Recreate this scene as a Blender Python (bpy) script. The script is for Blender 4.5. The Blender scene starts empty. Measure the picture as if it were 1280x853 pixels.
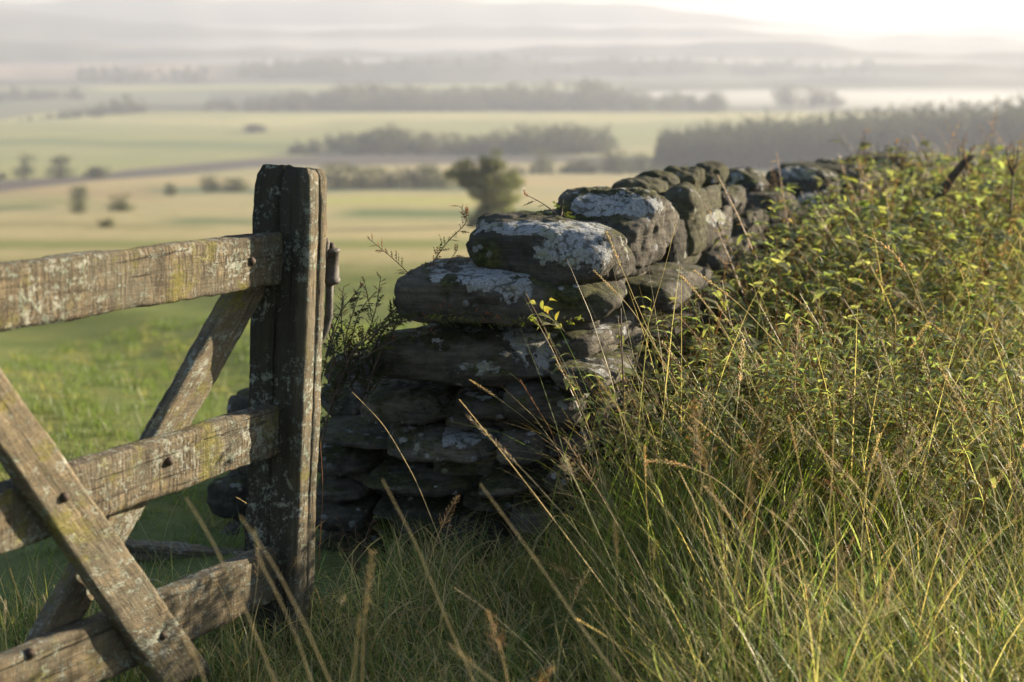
import bpy, math, random
import numpy as np
from mathutils import Vector, noise as mn

# ------------------------------------------------------------------ camera, sun, sky, exposure
SC = bpy.context.scene
COL = SC.collection
F, CX, CY, HOR = 1778.0, 640.0, 426.5, 55.0
PITCH = math.atan((CY - HOR) / F)
CP, SP = math.cos(PITCH), math.sin(PITCH)

cam_d = bpy.data.cameras.new('camera')
cam = bpy.data.objects.new('camera', cam_d); COL.objects.link(cam)
cam.location = (0, 0, 0); cam.rotation_euler = (math.pi / 2 - PITCH, 0, 0)
cam_d.sensor_width = 36.0; cam_d.lens = F / 1280 * 36
cam_d.clip_start = 0.05; cam_d.clip_end = 60000
cam_d.dof.use_dof = True; cam_d.dof.focus_distance = 3.5; cam_d.dof.aperture_fstop = 2.8
SC.camera = cam

SUN_AZ = math.radians(58.5)      # measured from straight ahead towards the right
SUN_EL = math.radians(15)
sun_d = bpy.data.lights.new('sun', 'SUN'); sun_d.energy = 5.0; sun_d.angle = math.radians(0.6)
sun_d.color = (1.0, 0.84, 0.61)
sun = bpy.data.objects.new('sun', sun_d); COL.objects.link(sun)
SD = Vector((math.sin(SUN_AZ) * math.cos(SUN_EL), math.cos(SUN_AZ) * math.cos(SUN_EL), math.sin(SUN_EL)))
sun.rotation_euler = SD.to_track_quat('Z', 'Y').to_euler()

W = bpy.data.worlds.new('World'); SC.world = W; W.use_nodes = True
wn = W.node_tree.nodes; wl = W.node_tree.links
bg = wn['Background']; sky = wn.new('ShaderNodeTexSky'); sky.sky_type = 'NISHITA'
sky.sun_disc = False; sky.sun_elevation = SUN_EL; sky.sun_rotation = SUN_AZ
sky.air_density = 1.0; sky.dust_density = 1.0; sky.ozone_density = 1.0
wl.new(sky.outputs[0], bg.inputs[0]); bg.inputs[1].default_value = 0.06

SC.view_settings.view_transform = 'Standard'; SC.view_settings.look = 'None'
SC.view_settings.exposure = 1.85; SC.view_settings.gamma = 1.0
SC.cycles.max_bounces = 6; SC.cycles.diffuse_bounces = 3; SC.cycles.transmission_bounces = 4
SC.cycles.volume_bounces = 0; SC.cycles.transparent_max_bounces = 6
SC.cycles.caustics_reflective = False; SC.cycles.caustics_refractive = False

# ------------------------------------------------------------------ helpers
rng = np.random.default_rng(7); R = random.Random(5)
def ray(px, py):
    x = (px - CX) / F; y = -(py - CY) / F
    return np.array([x, CP + y * SP, -SP + y * CP])
def P(px, py, d):
    r = ray(px, py); return r * (d / r[1])
def proj(p):
    p = np.asarray(p, float)
    z = p[..., 1] * CP - p[..., 2] * SP
    yy = p[..., 1] * SP + p[..., 2] * CP
    return np.stack([CX + F * p[..., 0] / z, CY - F * yy / z], -1)
def norm(v):
    v = np.asarray(v, float); return v / np.linalg.norm(v)
def hitp(px, py, p0, n):
    r = ray(px, py); return r * (np.dot(p0, n) / np.dot(r, n))

def link(o, parent=None):
    COL.objects.link(o)
    if parent: o.parent = parent
    return o
def tag(o, label=None, cat=None, group=None, kind=None):
    if label: o['label'] = label
    if cat: o['category'] = cat
    if group: o['group'] = group
    if kind: o['kind'] = kind
    return o
def empty(name, loc, label, cat, group=None):
    o = bpy.data.objects.new(name, None); o.location = Vector(tuple(loc)); link(o)
    o.empty_display_size = 0.1
    return tag(o, label, cat, group)
def make_mesh(name, V, faces, mat, smooth=True, attrs=None):
    """faces: list of (k-gon index arrays). attrs: {name: (type, array per vertex)}"""
    me = bpy.data.meshes.new(name)
    V = np.asarray(V, np.float32)
    if not isinstance(faces, (list, tuple)): faces = [faces]
    faces = [np.asarray(f, np.int32) for f in faces if len(f)]
    nl = sum(f.size for f in faces); nf = sum(len(f) for f in faces)
    me.vertices.add(len(V)); me.vertices.foreach_set('co', V.ravel())
    me.loops.add(nl); me.loops.foreach_set('vertex_index', np.concatenate([f.ravel() for f in faces]))
    tot = np.concatenate([np.full(len(f), f.shape[1], np.int32) for f in faces])
    st = np.concatenate([[0], np.cumsum(tot)[:-1]]).astype(np.int32)
    me.polygons.add(nf); me.polygons.foreach_set('loop_start', st); me.polygons.foreach_set('loop_total', tot)
    me.polygons.foreach_set('use_smooth', np.full(nf, smooth, bool))
    for k, (ty, a) in (attrs or {}).items():
        at = me.attributes.new(k, ty, 'POINT'); a = np.asarray(a, np.float32)
        if ty == 'FLOAT_COLOR':
            if a.shape[1] == 3: a = np.concatenate([a, np.ones((len(a), 1), np.float32)], 1)
            at.data.foreach_set('color', a.ravel())
        elif ty == 'FLOAT_VECTOR': at.data.foreach_set('vector', a.ravel())
        else: at.data.foreach_set('value', a.ravel())
    if mat: me.materials.append(mat)
    me.update(); me.validate()
    return me
def mobj(name, V, faces, mat, parent=None, smooth=True, attrs=None, origin=None):
    V = np.asarray(V, float)
    if origin is None and parent is not None: origin = np.array(parent.location)
    if origin is None: origin = np.zeros(3)
    off = np.array(origin, float)
    me = make_mesh(name, V - off, faces, mat, smooth, attrs)
    o = bpy.data.objects.new(name, me); link(o, parent)
    if parent is None: o.location = Vector(tuple(off))
    return o

class Acc:
    def __init__(s): s.V = []; s.Q = []; s.T = []; s.C = []; s.n = 0
    def add(s, V, Q=None, T=None, C=None):
        V = np.asarray(V, np.float32).reshape(-1, 3)
        if Q is not None and len(Q): s.Q.append(np.asarray(Q, np.int32).reshape(-1, 4) + s.n)
        if T is not None and len(T): s.T.append(np.asarray(T, np.int32).reshape(-1, 3) + s.n)
        if C is not None:
            C = np.asarray(C, np.float32)
            if C.ndim == 1: C = np.tile(C, (len(V), 1))
            s.C.append(C)
        s.V.append(V); s.n += len(V)
    def arrays(s):
        return (np.concatenate(s.V), np.concatenate(s.Q) if s.Q else np.zeros((0, 4), int),
                np.concatenate(s.T) if s.T else np.zeros((0, 3), int), np.concatenate(s.C) if s.C else None)
    def obj(s, name, mat, parent=None, smooth=True, origin=None):
        V, Q, T, C = s.arrays()
        return mobj(name, V, [Q, T], mat, parent, smooth, {'col': ('FLOAT_COLOR', C)} if C is not None else None, origin)

def icosphere(sub):
    t = (1 + 5 ** .5) / 2
    v = [(-1, t, 0), (1, t, 0), (-1, -t, 0), (1, -t, 0), (0, -1, t), (0, 1, t), (0, -1, -t), (0, 1, -t), (t, 0, -1), (t, 0, 1), (-t, 0, -1), (-t, 0, 1)]
    v = [norm(p) for p in v]
    f = [(0, 11, 5), (0, 5, 1), (0, 1, 7), (0, 7, 10), (0, 10, 11), (1, 5, 9), (5, 11, 4), (11, 10, 2), (10, 7, 6), (7, 1, 8), (3, 9, 4), (3, 4, 2), (3, 2, 6), (3, 6, 8), (3, 8, 9), (4, 9, 5), (2, 4, 11), (6, 2, 10), (8, 6, 7), (9, 8, 1)]
    for _ in range(sub):
        c = {}; nf = []
        def mid(a, b):
            k = (min(a, b), max(a, b))
            if k not in c: c[k] = len(v); v.append(norm(v[a] + v[b]))
            return c[k]
        for a, b, d in f:
            ab, bd, da = mid(a, b), mid(b, d), mid(d, a)
            nf += [(a, ab, da), (b, bd, ab), (d, da, bd), (ab, bd, da)]
        f = nf
    return np.array(v), np.array(f, np.int32)
ICO = {k: icosphere(k) for k in (1, 2, 3, 4, 5)}

# ------------------------------------------------------------------ node helper
def mat_new(name):
    m = bpy.data.materials.new(name); m.use_nodes = True
    nt = m.node_tree; nt.nodes.clear()
    out = nt.nodes.new('ShaderNodeOutputMaterial')
    return m, nt, out
class NB:
    def __init__(s, nt): s.nt = nt
    def n(s, t, **kw):
        nd = s.nt.nodes.new(t)
        for k, v in kw.items():
            if k.startswith('i_'):
                key = k[2:]; key = int(key) if key.isdigit() else key.replace('_', ' ')
                s.set(nd.inputs[key], v)
            else: setattr(nd, k, v)
        return nd
    def set(s, inp, v):
        if isinstance(v, bpy.types.NodeSocket): s.nt.links.new(v, inp)
        elif isinstance(v, bpy.types.Node): s.nt.links.new(v.outputs[0], inp)
        elif isinstance(v, tuple) and len(v) == 3 and inp.type == 'RGBA': inp.default_value = (*v, 1)
        else: inp.default_value = v
    def noise(s, vec, scale, detail=4, rough=.55, dist=0):
        return s.n('ShaderNodeTexNoise', i_Vector=vec, i_Scale=scale, i_Detail=detail, i_Roughness=rough, i_Distortion=dist).outputs['Fac']
    def vor(s, vec, scale, feature='F1'):
        return s.n('ShaderNodeTexVoronoi', feature=feature, i_Vector=vec, i_Scale=scale).outputs['Distance']
    def math(s, op, a, b=0.0, c=None, clamp=False):
        nd = s.n('ShaderNodeMath', operation=op, use_clamp=clamp); s.set(nd.inputs[0], a); s.set(nd.inputs[1], b)
        if c is not None: s.set(nd.inputs[2], c)
        return nd.outputs[0]
    def ramp(s, fac, lo, hi, a=0.0, b=1.0):
        nd = s.n('ShaderNodeMapRange', interpolation_type='SMOOTHSTEP'); s.set(nd.inputs['Value'], fac)
        nd.inputs['From Min'].default_value = lo; nd.inputs['From Max'].default_value = hi
        nd.inputs['To Min'].default_value = a; nd.inputs['To Max'].default_value = b
        return nd.outputs[0]
    def mix(s, fac, a, b, blend='MIX'):
        nd = s.n('ShaderNodeMix', data_type='RGBA', blend_type=blend)
        s.set(nd.inputs['Factor'], fac); s.set(nd.inputs['A'] if False else nd.inputs[6], a); s.set(nd.inputs[7], b)
        return nd.outputs[2]
    def scale(s, vec, v):
        nd = s.n('ShaderNodeVectorMath', operation='MULTIPLY'); s.set(nd.inputs[0], vec); nd.inputs[1].default_value = v
        return nd.outputs[0]

# foliage: colour from the mesh, part of the light passes through the leaf
def foliage_mat(name, transl=.45, rough=.5, spec=.3):
    m, nt, out = mat_new(name); b = NB(nt)
    at = b.n('ShaderNodeAttribute', attribute_name='col')
    geo = b.n('ShaderNodeNewGeometry')
    var = b.noise(geo.outputs['Position'], 35, 2)
    c = b.mix(b.ramp(var, .3, .7, 0, .5), at.outputs['Color'], b.mix(.5, at.outputs['Color'], (.10, .075, .03)))
    pr = b.n('ShaderNodeBsdfPrincipled', i_Roughness=rough); b.set(pr.inputs['Base Color'], c)
    pr.inputs['Specular IOR Level'].default_value = spec
    tr = b.n('ShaderNodeBsdfTranslucent')
    b.set(tr.inputs[0], b.mix(1.0, c, (1.6, 1.75, .95), 'MULTIPLY'))
    mx = b.n('ShaderNodeMixShader'); mx.inputs[0].default_value = transl
    nt.links.new(pr.outputs[0], mx.inputs[1]); nt.links.new(tr.outputs[0], mx.inputs[2]); nt.links.new(mx.outputs[0], out.inputs[0])
    return m
M_GRASS = foliage_mat('grass_blades', .5, .45, .35)
M_LEAF = foliage_mat('leaves', .6, .45, .5)
M_DRY = foliage_mat('dry_grass', .35, .6, .25)
M_TREE = foliage_mat('tree_leaves', .3, .7, .1)

def stone_mat():
    m, nt, out = mat_new('lichen_stone'); b = NB(nt)
    tc = b.n('ShaderNodeTexCoord'); oi = b.n('ShaderNodeObjectInfo')
    off = b.n('ShaderNodeVectorMath', operation='SCALE'); b.set(off.inputs[0], (3.1, 7.7, 5.3)); b.set(off.inputs['Scale'], b.math('MULTIPLY', oi.outputs['Random'], 9.0))
    ad = b.n('ShaderNodeVectorMath', operation='ADD'); b.set(ad.inputs[0], tc.outputs['Object']); b.set(ad.inputs[1], off.outputs[0])
    v = ad.outputs[0]
    geo = b.n('ShaderNodeNewGeometry'); sx = b.n('ShaderNodeSeparateXYZ'); b.set(sx.inputs[0], geo.outputs['Normal'])
    up = sx.outputs[2]
    n1 = b.noise(v, 9, 8, .65); n2 = b.noise(v, 45, 6, .7); n3 = b.noise(v, 160, 4, .7)
    base = b.mix(b.ramp(n1, .35, .68), (.056, .053, .048), (.145, .132, .112))
    base = b.mix(b.ramp(n2, .42, .7, 0, .65), base, (.13, .117, .095))
    base = b.mix(b.ramp(n3, .5, .75, 0, .5), base, (.022, .021, .018))
    # moss
    moss = b.math('MULTIPLY', b.ramp(b.math('ADD', b.noise(v, 7, 7, .7), b.math('MULTIPLY', up, .13)), .55, .66), .85)
    tone = b.ramp(oi.outputs['Random'], 0, 1, .72, 1.18); tv = b.n('ShaderNodeCombineColor'); [b.set(tv.inputs[i], tone) for i in range(3)]
    base = b.mix(1, base, tv.outputs[0], 'MULTIPLY')
    lneg = b.math('MULTIPLY', b.n('ShaderNodeAttribute', attribute_name='lich').outputs['Fac'], -1.6, clamp=True)
    moss = b.math('MAXIMUM', moss, b.math('MULTIPLY', lneg, b.ramp(n1, .3, .6, .6, 1.3), clamp=True))
    base = b.mix(moss, base, b.mix(b.ramp(n2, .35, .65), (.022, .028, .010), (.085, .088, .028)))
    # lichen crusts
    la = b.n('ShaderNodeAttribute', attribute_name='lich').outputs['Fac']
    nw = b.noise(v, 26, 7, .72); nb = b.noise(v, 80, 5, .7)
    f = b.math('ADD', b.math('ADD', b.math('ADD', la, .03), b.math('MULTIPLY', b.math('SUBTRACT', nw, .5), 1.5)), b.math('MULTIPLY', b.math('SUBTRACT', nb, .5), .7))
    vr = b.n('ShaderNodeTexVoronoi', i_Vector=v, i_Scale=17.0, i_Randomness=1.0).outputs['Distance']
    f = b.math('ADD', f, b.math('MULTIPLY', b.math('SUBTRACT', .42, vr), .75))
    lm = b.ramp(f, .47, .55)
    rim = b.math('MULTIPLY', b.ramp(f, .50, .56), b.ramp(f, .68, .58))
    cell = b.vor(v, 55)
    lm = b.math('MULTIPLY', lm, b.ramp(b.math('ADD', cell, b.math('MULTIPLY', nb, .35)), .95, .72, .25, 1))
    # small round spots
    sp = b.n('ShaderNodeTexVoronoi', i_Vector=v, i_Scale=24.0, i_Randomness=1.0)
    spm = b.math('MULTIPLY', b.ramp(b.math('ADD', sp.outputs['Distance'], b.math('MULTIPLY', nb, .22)), .40, .30), b.ramp(b.noise(v, 6, 3), .50, .60))
    lm = b.math('MAXIMUM', lm, b.math('MULTIPLY', spm, .8))
    lc = b.mix(b.ramp(n3, .3, .7), (.17, .185, .20), (.40, .42, .44))
    lc = b.mix(b.ramp(b.noise(v, 13, 4), .5, .65), lc, (.27, .275, .22))
    lc = b.mix(b.ramp(b.noise(v, 5, 3), .54, .62, 0, .7), lc, (.24, .25, .16))
    lc = b.mix(b.math('MULTIPLY', rim, .6), lc, (.50, .52, .53))
    bed = b.noise(b.scale(v, (5, 5, 70)), 1, 4, .6, .4)
    base = b.mix(b.ramp(bed, .55, .42, 0, .32), base, (.022, .020, .018))
    colr = b.mix(lm, base, lc)
    # orange grain of bare sandstone
    pr = b.n('ShaderNodeBsdfPrincipled', i_Roughness=.85); b.set(pr.inputs['Base Color'], colr)
    pr.inputs['Specular IOR Level'].default_value = .12
    h = b.math('ADD', b.math('MULTIPLY', n1, 1.2), b.math('ADD', b.math('MULTIPLY', n2, .55), b.math('MULTIPLY', n3, .28)))
    h = b.math('ADD', h, b.math('ADD', b.math('MULTIPLY', lm, .14), b.math('ADD', b.math('MULTIPLY', rim, .12), b.math('MULTIPLY', bed, .32))))
    bu = b.n('ShaderNodeBump', i_Strength=1.0, i_Distance=.02); b.set(bu.inputs['Height'], h)
    nt.links.new(bu.outputs[0], pr.inputs['Normal']); nt.links.new(pr.outputs[0], out.inputs[0])
    return m
M_STONE = stone_mat()

def wood_mat(name, dark=0.0, saw=0.0, lich=.5, moss=.5):
    """gc attribute: x along the grain, y across, z through, in metres"""
    m, nt, out = mat_new(name); b = NB(nt)
    gc = b.n('ShaderNodeAttribute', attribute_name='gc').outputs['Vector']
    g1 = b.noise(b.scale(gc, (6, 95, 95)), 1, 6, .65, .6)
    g2 = b.noise(b.scale(gc, (16, 320, 320)), 1, 4, .7)
    crk = b.noise(b.scale(gc, (2.2, 70, 70)), 1, 3, .5, 1.2)
    sw = b.noise(b.scale(gc, (150, 13, 60)), 1, 5, .7, .5)
    sw2 = b.noise(b.scale(gc, (55, 6, 20)), 1, 4, .6, .6)
    blot = b.noise(gc, 16, 7, .68); fine = b.noise(gc, 130, 5, .75); med = b.noise(gc, 42, 6, .7)
    c = b.mix(b.ramp(g1, .3, .7), (.085, .066, .038), (.30, .235, .14))
    c = b.mix(b.ramp(g2, .45, .75, 0, .7), c, (.40, .345, .265))
    c = b.mix(b.ramp(fine, .5, .72, 0, .6), c, (.06, .045, .030))
    if saw: c = b.mix(b.ramp(sw, .56, .44, 0, .9 * saw), c, (.045, .034, .024))
    cm = b.ramp(crk, .37, .31)
    c = b.mix(b.math('MULTIPLY', cm, .85), c, (.012, .010, .008))
    c = b.mix(b.ramp(blot, .42, .62, 0, .7), c, (.10, .085, .06))
    c = b.mix(b.ramp(b.noise(gc, 5.5, 4, .6), .45, .62, 0, .55), c, (.16, .145, .105))
    # lichen flakes
    lf = b.math('ADD', b.math('ADD', med, b.math('MULTIPLY', b.math('SUBTRACT', b.noise(gc, 7, 3), .5), .45)), b.math('MULTIPLY', b.math('SUBTRACT', fine, .5), .8))
    lm = b.math('MULTIPLY', b.ramp(lf, .60 - .07 * lich, .68 - .07 * lich), .8)
    c = b.mix(lm, c, b.mix(b.ramp(blot, .4, .6), (.42, .43, .37), (.29, .34, .27)))
    mo = b.math('MULTIPLY', b.ramp(b.math('ADD', b.noise(gc, 9, 5, .6), b.math('MULTIPLY', b.math('SUBTRACT', fine, .5), .5)), .64 - .1 * moss, .73 - .1 * moss), .75)
    c = b.mix(mo, c, b.mix(b.ramp(med, .4, .6), (.13, .135, .028), (.26, .22, .035)))
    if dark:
        alg_sh = b.n('ShaderNodeAttribute', attribute_name='algae_shade').outputs['Fac']
        c = b.mix(b.math('MULTIPLY', alg_sh, b.ramp(lf, .72, .56, .35, 1)), c, (.020, .019, .015))  # blackens the colour by the mask: painted shade along with some algae
    pr = b.n('ShaderNodeBsdfPrincipled', i_Roughness=.85); b.set(pr.inputs['Base Color'], c)
    pr.inputs['Specular IOR Level'].default_value = .25
    h = b.math('ADD', b.math('MULTIPLY', g1, .8), b.math('MULTIPLY', g2, .4))
    h = b.math('ADD', h, b.math('MULTIPLY', fine, .45)); h = b.math('SUBTRACT', h, b.math('MULTIPLY', cm, 1.2))
    if saw: h = b.math('ADD', h, b.math('ADD', b.math('MULTIPLY', sw, 1.3 * saw), b.math('MULTIPLY', sw2, .8 * saw)))
    h = b.math('ADD', h, b.math('MULTIPLY', lm, .2)); h = b.math('ADD', h, b.math('MULTIPLY', med, .6))
    bu = b.n('ShaderNodeBump', i_Strength=1.0, i_Distance=.009); b.set(bu.inputs['Height'], h)
    nt.links.new(bu.outputs[0], pr.inputs['Normal']); nt.links.new(pr.outputs[0], out.inputs[0])
    return m
M_RAIL = wood_mat('sawn_rail_wood', 0, 1.0, .8, 1.0)
M_WOOD = wood_mat('weathered_wood', 0, .35, .85, .7)
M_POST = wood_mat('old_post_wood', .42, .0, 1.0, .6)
M_GREY = wood_mat('grey_wood', .2, .0, .6, .1)

def simple_mat(name, ca, cb, scale=40, rough=.6, metal=0.0, bump=.002):
    m, nt, out = mat_new(name); b = NB(nt)
    tc = b.n('ShaderNodeTexCoord').outputs['Object']
    n1 = b.noise(tc, scale, 6, .7)
    pr = b.n('ShaderNodeBsdfPrincipled', i_Roughness=rough, i_Metallic=metal); b.set(pr.inputs['Base Color'], b.mix(b.ramp(n1, .35, .65), ca, cb))
    bu = b.n('ShaderNodeBump', i_Strength=.8, i_Distance=bump); b.set(bu.inputs['Height'], n1)
    nt.links.new(bu.outputs[0], pr.inputs['Normal']); nt.links.new(pr.outputs[0], out.inputs[0])
    return m
M_IRON = simple_mat('galvanised_iron', (.03, .027, .023), (.085, .072, .058), 60, .7, .0)
M_RUST = simple_mat('rusty_bolt', (.02, .014, .010), (.07, .042, .025), 200, .7, .3)
M_BARK = simple_mat('bark', (.03, .024, .017), (.09, .07, .05), 30, .9)
M_TWIG = simple_mat('twig_bark', (.035, .022, .016), (.10, .06, .04), 80, .7)

def ground_mat():
    m, nt, out = mat_new('hillside_turf'); b = NB(nt)
    at = b.n('ShaderNodeAttribute', attribute_name='col').outputs['Color']
    pos = b.n('ShaderNodeNewGeometry').outputs['Position']
    n1 = b.noise(pos, .35, 6, .65); n2 = b.noise(pos, 4, 6, .7); n3 = b.noise(pos, .02, 5, .6); n4 = b.noise(pos, 40, 4, .7)
    c = b.mix(b.ramp(n1, .4, .62, 0, .75), at, b.mix(1, at, (.62, .72, .58), 'MULTIPLY'))
    c = b.mix(b.ramp(b.noise(pos, 1.3, 5, .6), .5, .66, 0, .5), c, b.mix(1, at, (1.45, 1.2, 1.0), 'MULTIPLY'))
    c = b.mix(b.ramp(n2, .45, .7, 0, .4), c, b.mix(1, at, (1.5, 1.25, .95), 'MULTIPLY'))
    c = b.mix(b.ramp(b.noise(pos, .009, 8, .7), .45, .6, 0, .55), c, b.mix(1, at, (.68, .80, .75), 'MULTIPLY'))
    c = b.mix(b.ramp(n4, .45, .7, 0, .4), c, b.mix(1, at, (.45, .5, .4), 'MULTIPLY'))
    pr = b.n('ShaderNodeBsdfPrincipled', i_Roughness=.95); b.set(pr.inputs['Base Color'], c)
    pr.inputs['Specular IOR Level'].default_value = .05
    bu = b.n('ShaderNodeBump', i_Strength=.8, i_Distance=.05); b.set(bu.inputs['Height'], b.math('ADD', n2, b.math('MULTIPLY', n4, .4)))
    nt.links.new(bu.outputs[0], pr.inputs['Normal']); nt.links.new(pr.outputs[0], out.inputs[0])
    return m
M_GROUND = ground_mat()

# ------------------------------------------------------------------ terrain
def tan_below(py): return np.tan(PITCH - np.arctan((CY - np.asarray(py, float)) / F))
TD = np.array([.3, 3.3, 6, 12, 25, 60, 110, 150, 250, 400, 600, 800, 1000, 1250, 1600, 2000, 2600, 3300, 3900, 4700, 5600, 6800, 8000.])
TY = np.array([0, 0, 0, 0, 0, 316, 298, 288, 262, 238, 214, 192, 171, 150, 131, 117, 103, 93, 84, 78, 70, 64, 62.])
TZ = -TD * tan_below(TY)
TZ[0] = -1.38; TZ[1] = -1.38; TZ[2] = -1.75; TZ[3] = -2.55; TZ[4] = -4.3
RIDGES = [  # distance, width, crest row at columns
    (2450, 200, [-900, 0, 300, 520, 640, 720, 860, 960, 1080, 1280, 2200], [62, 80, 82, 76, 70, 74, 78, 80, 82, 80, 70]),
    (3050, 260, [-900, 0, 200, 420, 640, 760, 870, 960, 1070, 1280, 2200], [30, 52, 56, 64, 62, 57, 51, 52, 64, 66, 60]),
    (3700, 320, [-900, 0, 60, 200, 330, 560, 700, 860, 1000, 1150, 1280, 2200], [10, 12, 14, 30, 38, 34, 32, 36, 44, 48, 50, 40]),
    (4600, 450, [-900, 0, 250, 480, 560, 700, 800, 860, 940, 1040, 1110, 1170, 1210, 1280, 2200], [-5, 4, 0, -3, 0, 2, 9, 15, 24, 37, 41, 34, 31, 36, 20]),
]
W0 = np.array([.20, 3.62]); WD = np.array([math.sin(math.radians(25)), math.cos(math.radians(25))]); WP = np.array([WD[1], -WD[0]])
def sstep(x, a, b):
    t = np.clip((x - a) / (b - a), 0, 1); return t * t * (3 - 2 * t)
def ground(x, y):
    x = np.asarray(x, float); y = np.asarray(y, float)
    d = np.sqrt(x * x + y * y) + 1e-6
    z = np.interp(np.log(d), np.log(TD), TZ / TD) * d
    near = -1.38 + np.clip(d - 3.3, 0, None) * -.13
    z = np.where(d < 3.3, -1.38, np.where(d < 25, near * (1 - sstep(d, 12, 25)) + z * sstep(d, 12, 25), z))
    q = (x - W0[0]) * WP[0] + (y - W0[1]) * WP[1]
    s = (x - W0[0]) * WD[0] + (y - W0[1]) * WD[1]
    ex = np.clip(d - 3.3, 0, 9) * .085 * (1 - sstep(d, 12, 24)) * sstep(q, -.6, .3)
    z = z + ex + .06 * np.sin(x * 1.7 + y * .9) * sstep(d, 2, 6) * (1 - sstep(d, 40, 80))
    az = np.arctan2(x, y); pxx = CX + F * np.tan(np.clip(az, -1.0, 1.0)) * .985
    for D, wd, cx, cy in RIDGES:
        crest = np.interp(pxx, cx, cy) + 2.2 * np.sin(pxx * .021 + D) + 1.2 * np.sin(pxx * .057 + D * .3)
        zc = -D * tan_below(crest); fl = np.interp(math.log(D), np.log(TD), TZ)
        gz = fl + (zc - fl) * np.exp(-((d - D) / wd) ** 2)
        z = np.where(d > 2000, np.maximum(z, gz), z)
    z = z + sstep(d, 200, 600) * (np.sin(x * .011 + 1) * np.sin(y * .009)) * 1.2
    return z
def gz(x, y): return float(ground(x, y))
GH_D = np.geomspace(2, 5000, 900)
def ground_hit(px, py, dmax=5000):
    r = ray(px, py); d = GH_D[GH_D <= dmax]; pts = r[None] * (d / r[1])[:, None]
    k = np.where(pts[:, 2] < ground(pts[:, 0], pts[:, 1]))[0]
    return pts[k[0]] if len(k) else pts[-1]

def field_colour(x, y, z):
    pp = proj(np.stack([x, y, z], -1)); px, py = pp[:, 0], pp[:, 1]
    d = np.hypot(x, y)
    wob = 2.0 * np.sin(px * .012 + 1) + 1.2 * np.sin(px * .031)
    C = np.zeros((len(x), 3))
    def put(mask, c):
        mask = np.clip(mask, 0, 1)[:, None]; C[:] = C * (1 - mask) + np.array(c) * mask
    C[:] = (.135, .16, .06)
    def band(y0, y1, soft=2.0): return sstep(py, y0 - soft, y0 + soft) * (1 - sstep(py, y1 - soft, y1 + soft))
    front = (y > 20).astype(float)
    # straw pastures below
    put((1 - sstep(py + wob, 312, 352)) * front, (.36, .31, .18))
    put(band(300, 312, 4) * front, (.20, .21, .09))
    def streak(yc, h, x0, x1, c, a=1.0, soft=30):
        put(a * np.exp(-((py + wob - yc) / h) ** 2) * sstep(px, x0 - soft, x0 + soft) * (1 - sstep(px, x1 - soft, x1 + soft)) * front, c)
    streak(268, 6, 430, 700, (.13, .17, .08)); streak(283, 4, -300, 260, (.22, .2, .10), .7)
    streak(262, 4, -400, 60, (.12, .15, .08)); streak(276, 4, 210, 330, (.12, .16, .08), .8)
    streak(252, 6, 330, 640, (.34, .33, .13)); streak(237, 4, 170, 640, (.13, .16, .10)); streak(242, 8, -600, 200, (.34, .26, .15))
    streak(228, 5, 100, 1400, (.38, .30, .17)); streak(255, 5, -200, 120, (.26, .25, .12))
    # heath band climbing to the right
    hl = np.interp(px, [-900, 0, 120, 220, 320, 500, 700, 900, 1400], [258, 240, 226, 219, 210, 206, 203, 205, 205])
    hu = np.interp(px, [-900, 0, 120, 160, 320, 500, 700, 900, 1400], [242, 226, 219, 212, 198, 190, 195, 200, 200])
    put(sstep(py, hu - 2, hu + 2) * (1 - sstep(py, hl - 2, hl + 2)) * front, (.115, .10, .095))
    put((1 - sstep(py, hu - 2, hu + 1)) * front, (.29, .285, .13))
    streak(180, 5, -300, 380, (.18, .21, .09)); streak(172, 3, 0, 420, (.30, .30, .12)); streak(185, 6, 380, 1500, (.36, .32, .20), .9)
    streak(152, 7, -200, 400, (.42, .38, .19)); streak(146, 6, 300, 1400, (.46, .41, .20))
    put((1 - sstep(py, 139, 141)) * front, (.10, .11, .07))
    put(band(np.interp(px, [0, 190, 260], [130, 112, 108]), np.interp(px, [0, 60, 190], [150, 140, 130])) * front * (px < 260), (.19, .19, .13))
    put(band(101, 117) * front * sstep(px, 60, 140) * (1 - sstep(px, 740, 800)), (.36, .35, .17))
    put(band(101, 117) * front * (1 - sstep(px, 60, 140)), (.24, .24, .14))
    put((1 - sstep(py, 100, 102)) * front, (.20, .18, .15))
    put(band(80, 99) * front * (1 - sstep(px, 230, 330)), (.38, .29, .25))
    far = (d > 2150)[:, None] * 1.0; ff = np.clip(.5 + .8 * np.sin(px * .017 + d * .004) * np.sin(px * .006 - d * .003 + 2) + .25 * np.sin(px * .07 + d * .01), 0, 1)[:, None]
    C[:] = C * (1 - far) + far * (np.array([.05, .055, .045]) * ff + np.array([.16, .15, .12]) * (1 - ff)) * 1.0
    put(band(80, 99) * front * (1 - sstep(px, 230, 330)), (.34, .27, .23))
    for yc, h, x0, x1, c in [(75, 2, 0, 400, (.09, .08, .08)), (64, 2, 0, 700, (.08, .08, .08)), (91, 2, 400, 900, (.07, .075, .07)), (96, 3, 700, 1300, (.3, .3, .25)),
                             (57, 4, 640, 1300, (.06, .06, .06)), (84, 3, 650, 1300, (.07, .07, .06)), (30, 12, -100, 160, (.05, .05, .055)), (60, 2.5, 100, 420, (.22, .2, .18))]:
        streak(yc, h, x0, x1, c, .9)
    C[d > 20] *= 1.0
    return np.clip(C, 0, .6)

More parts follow.
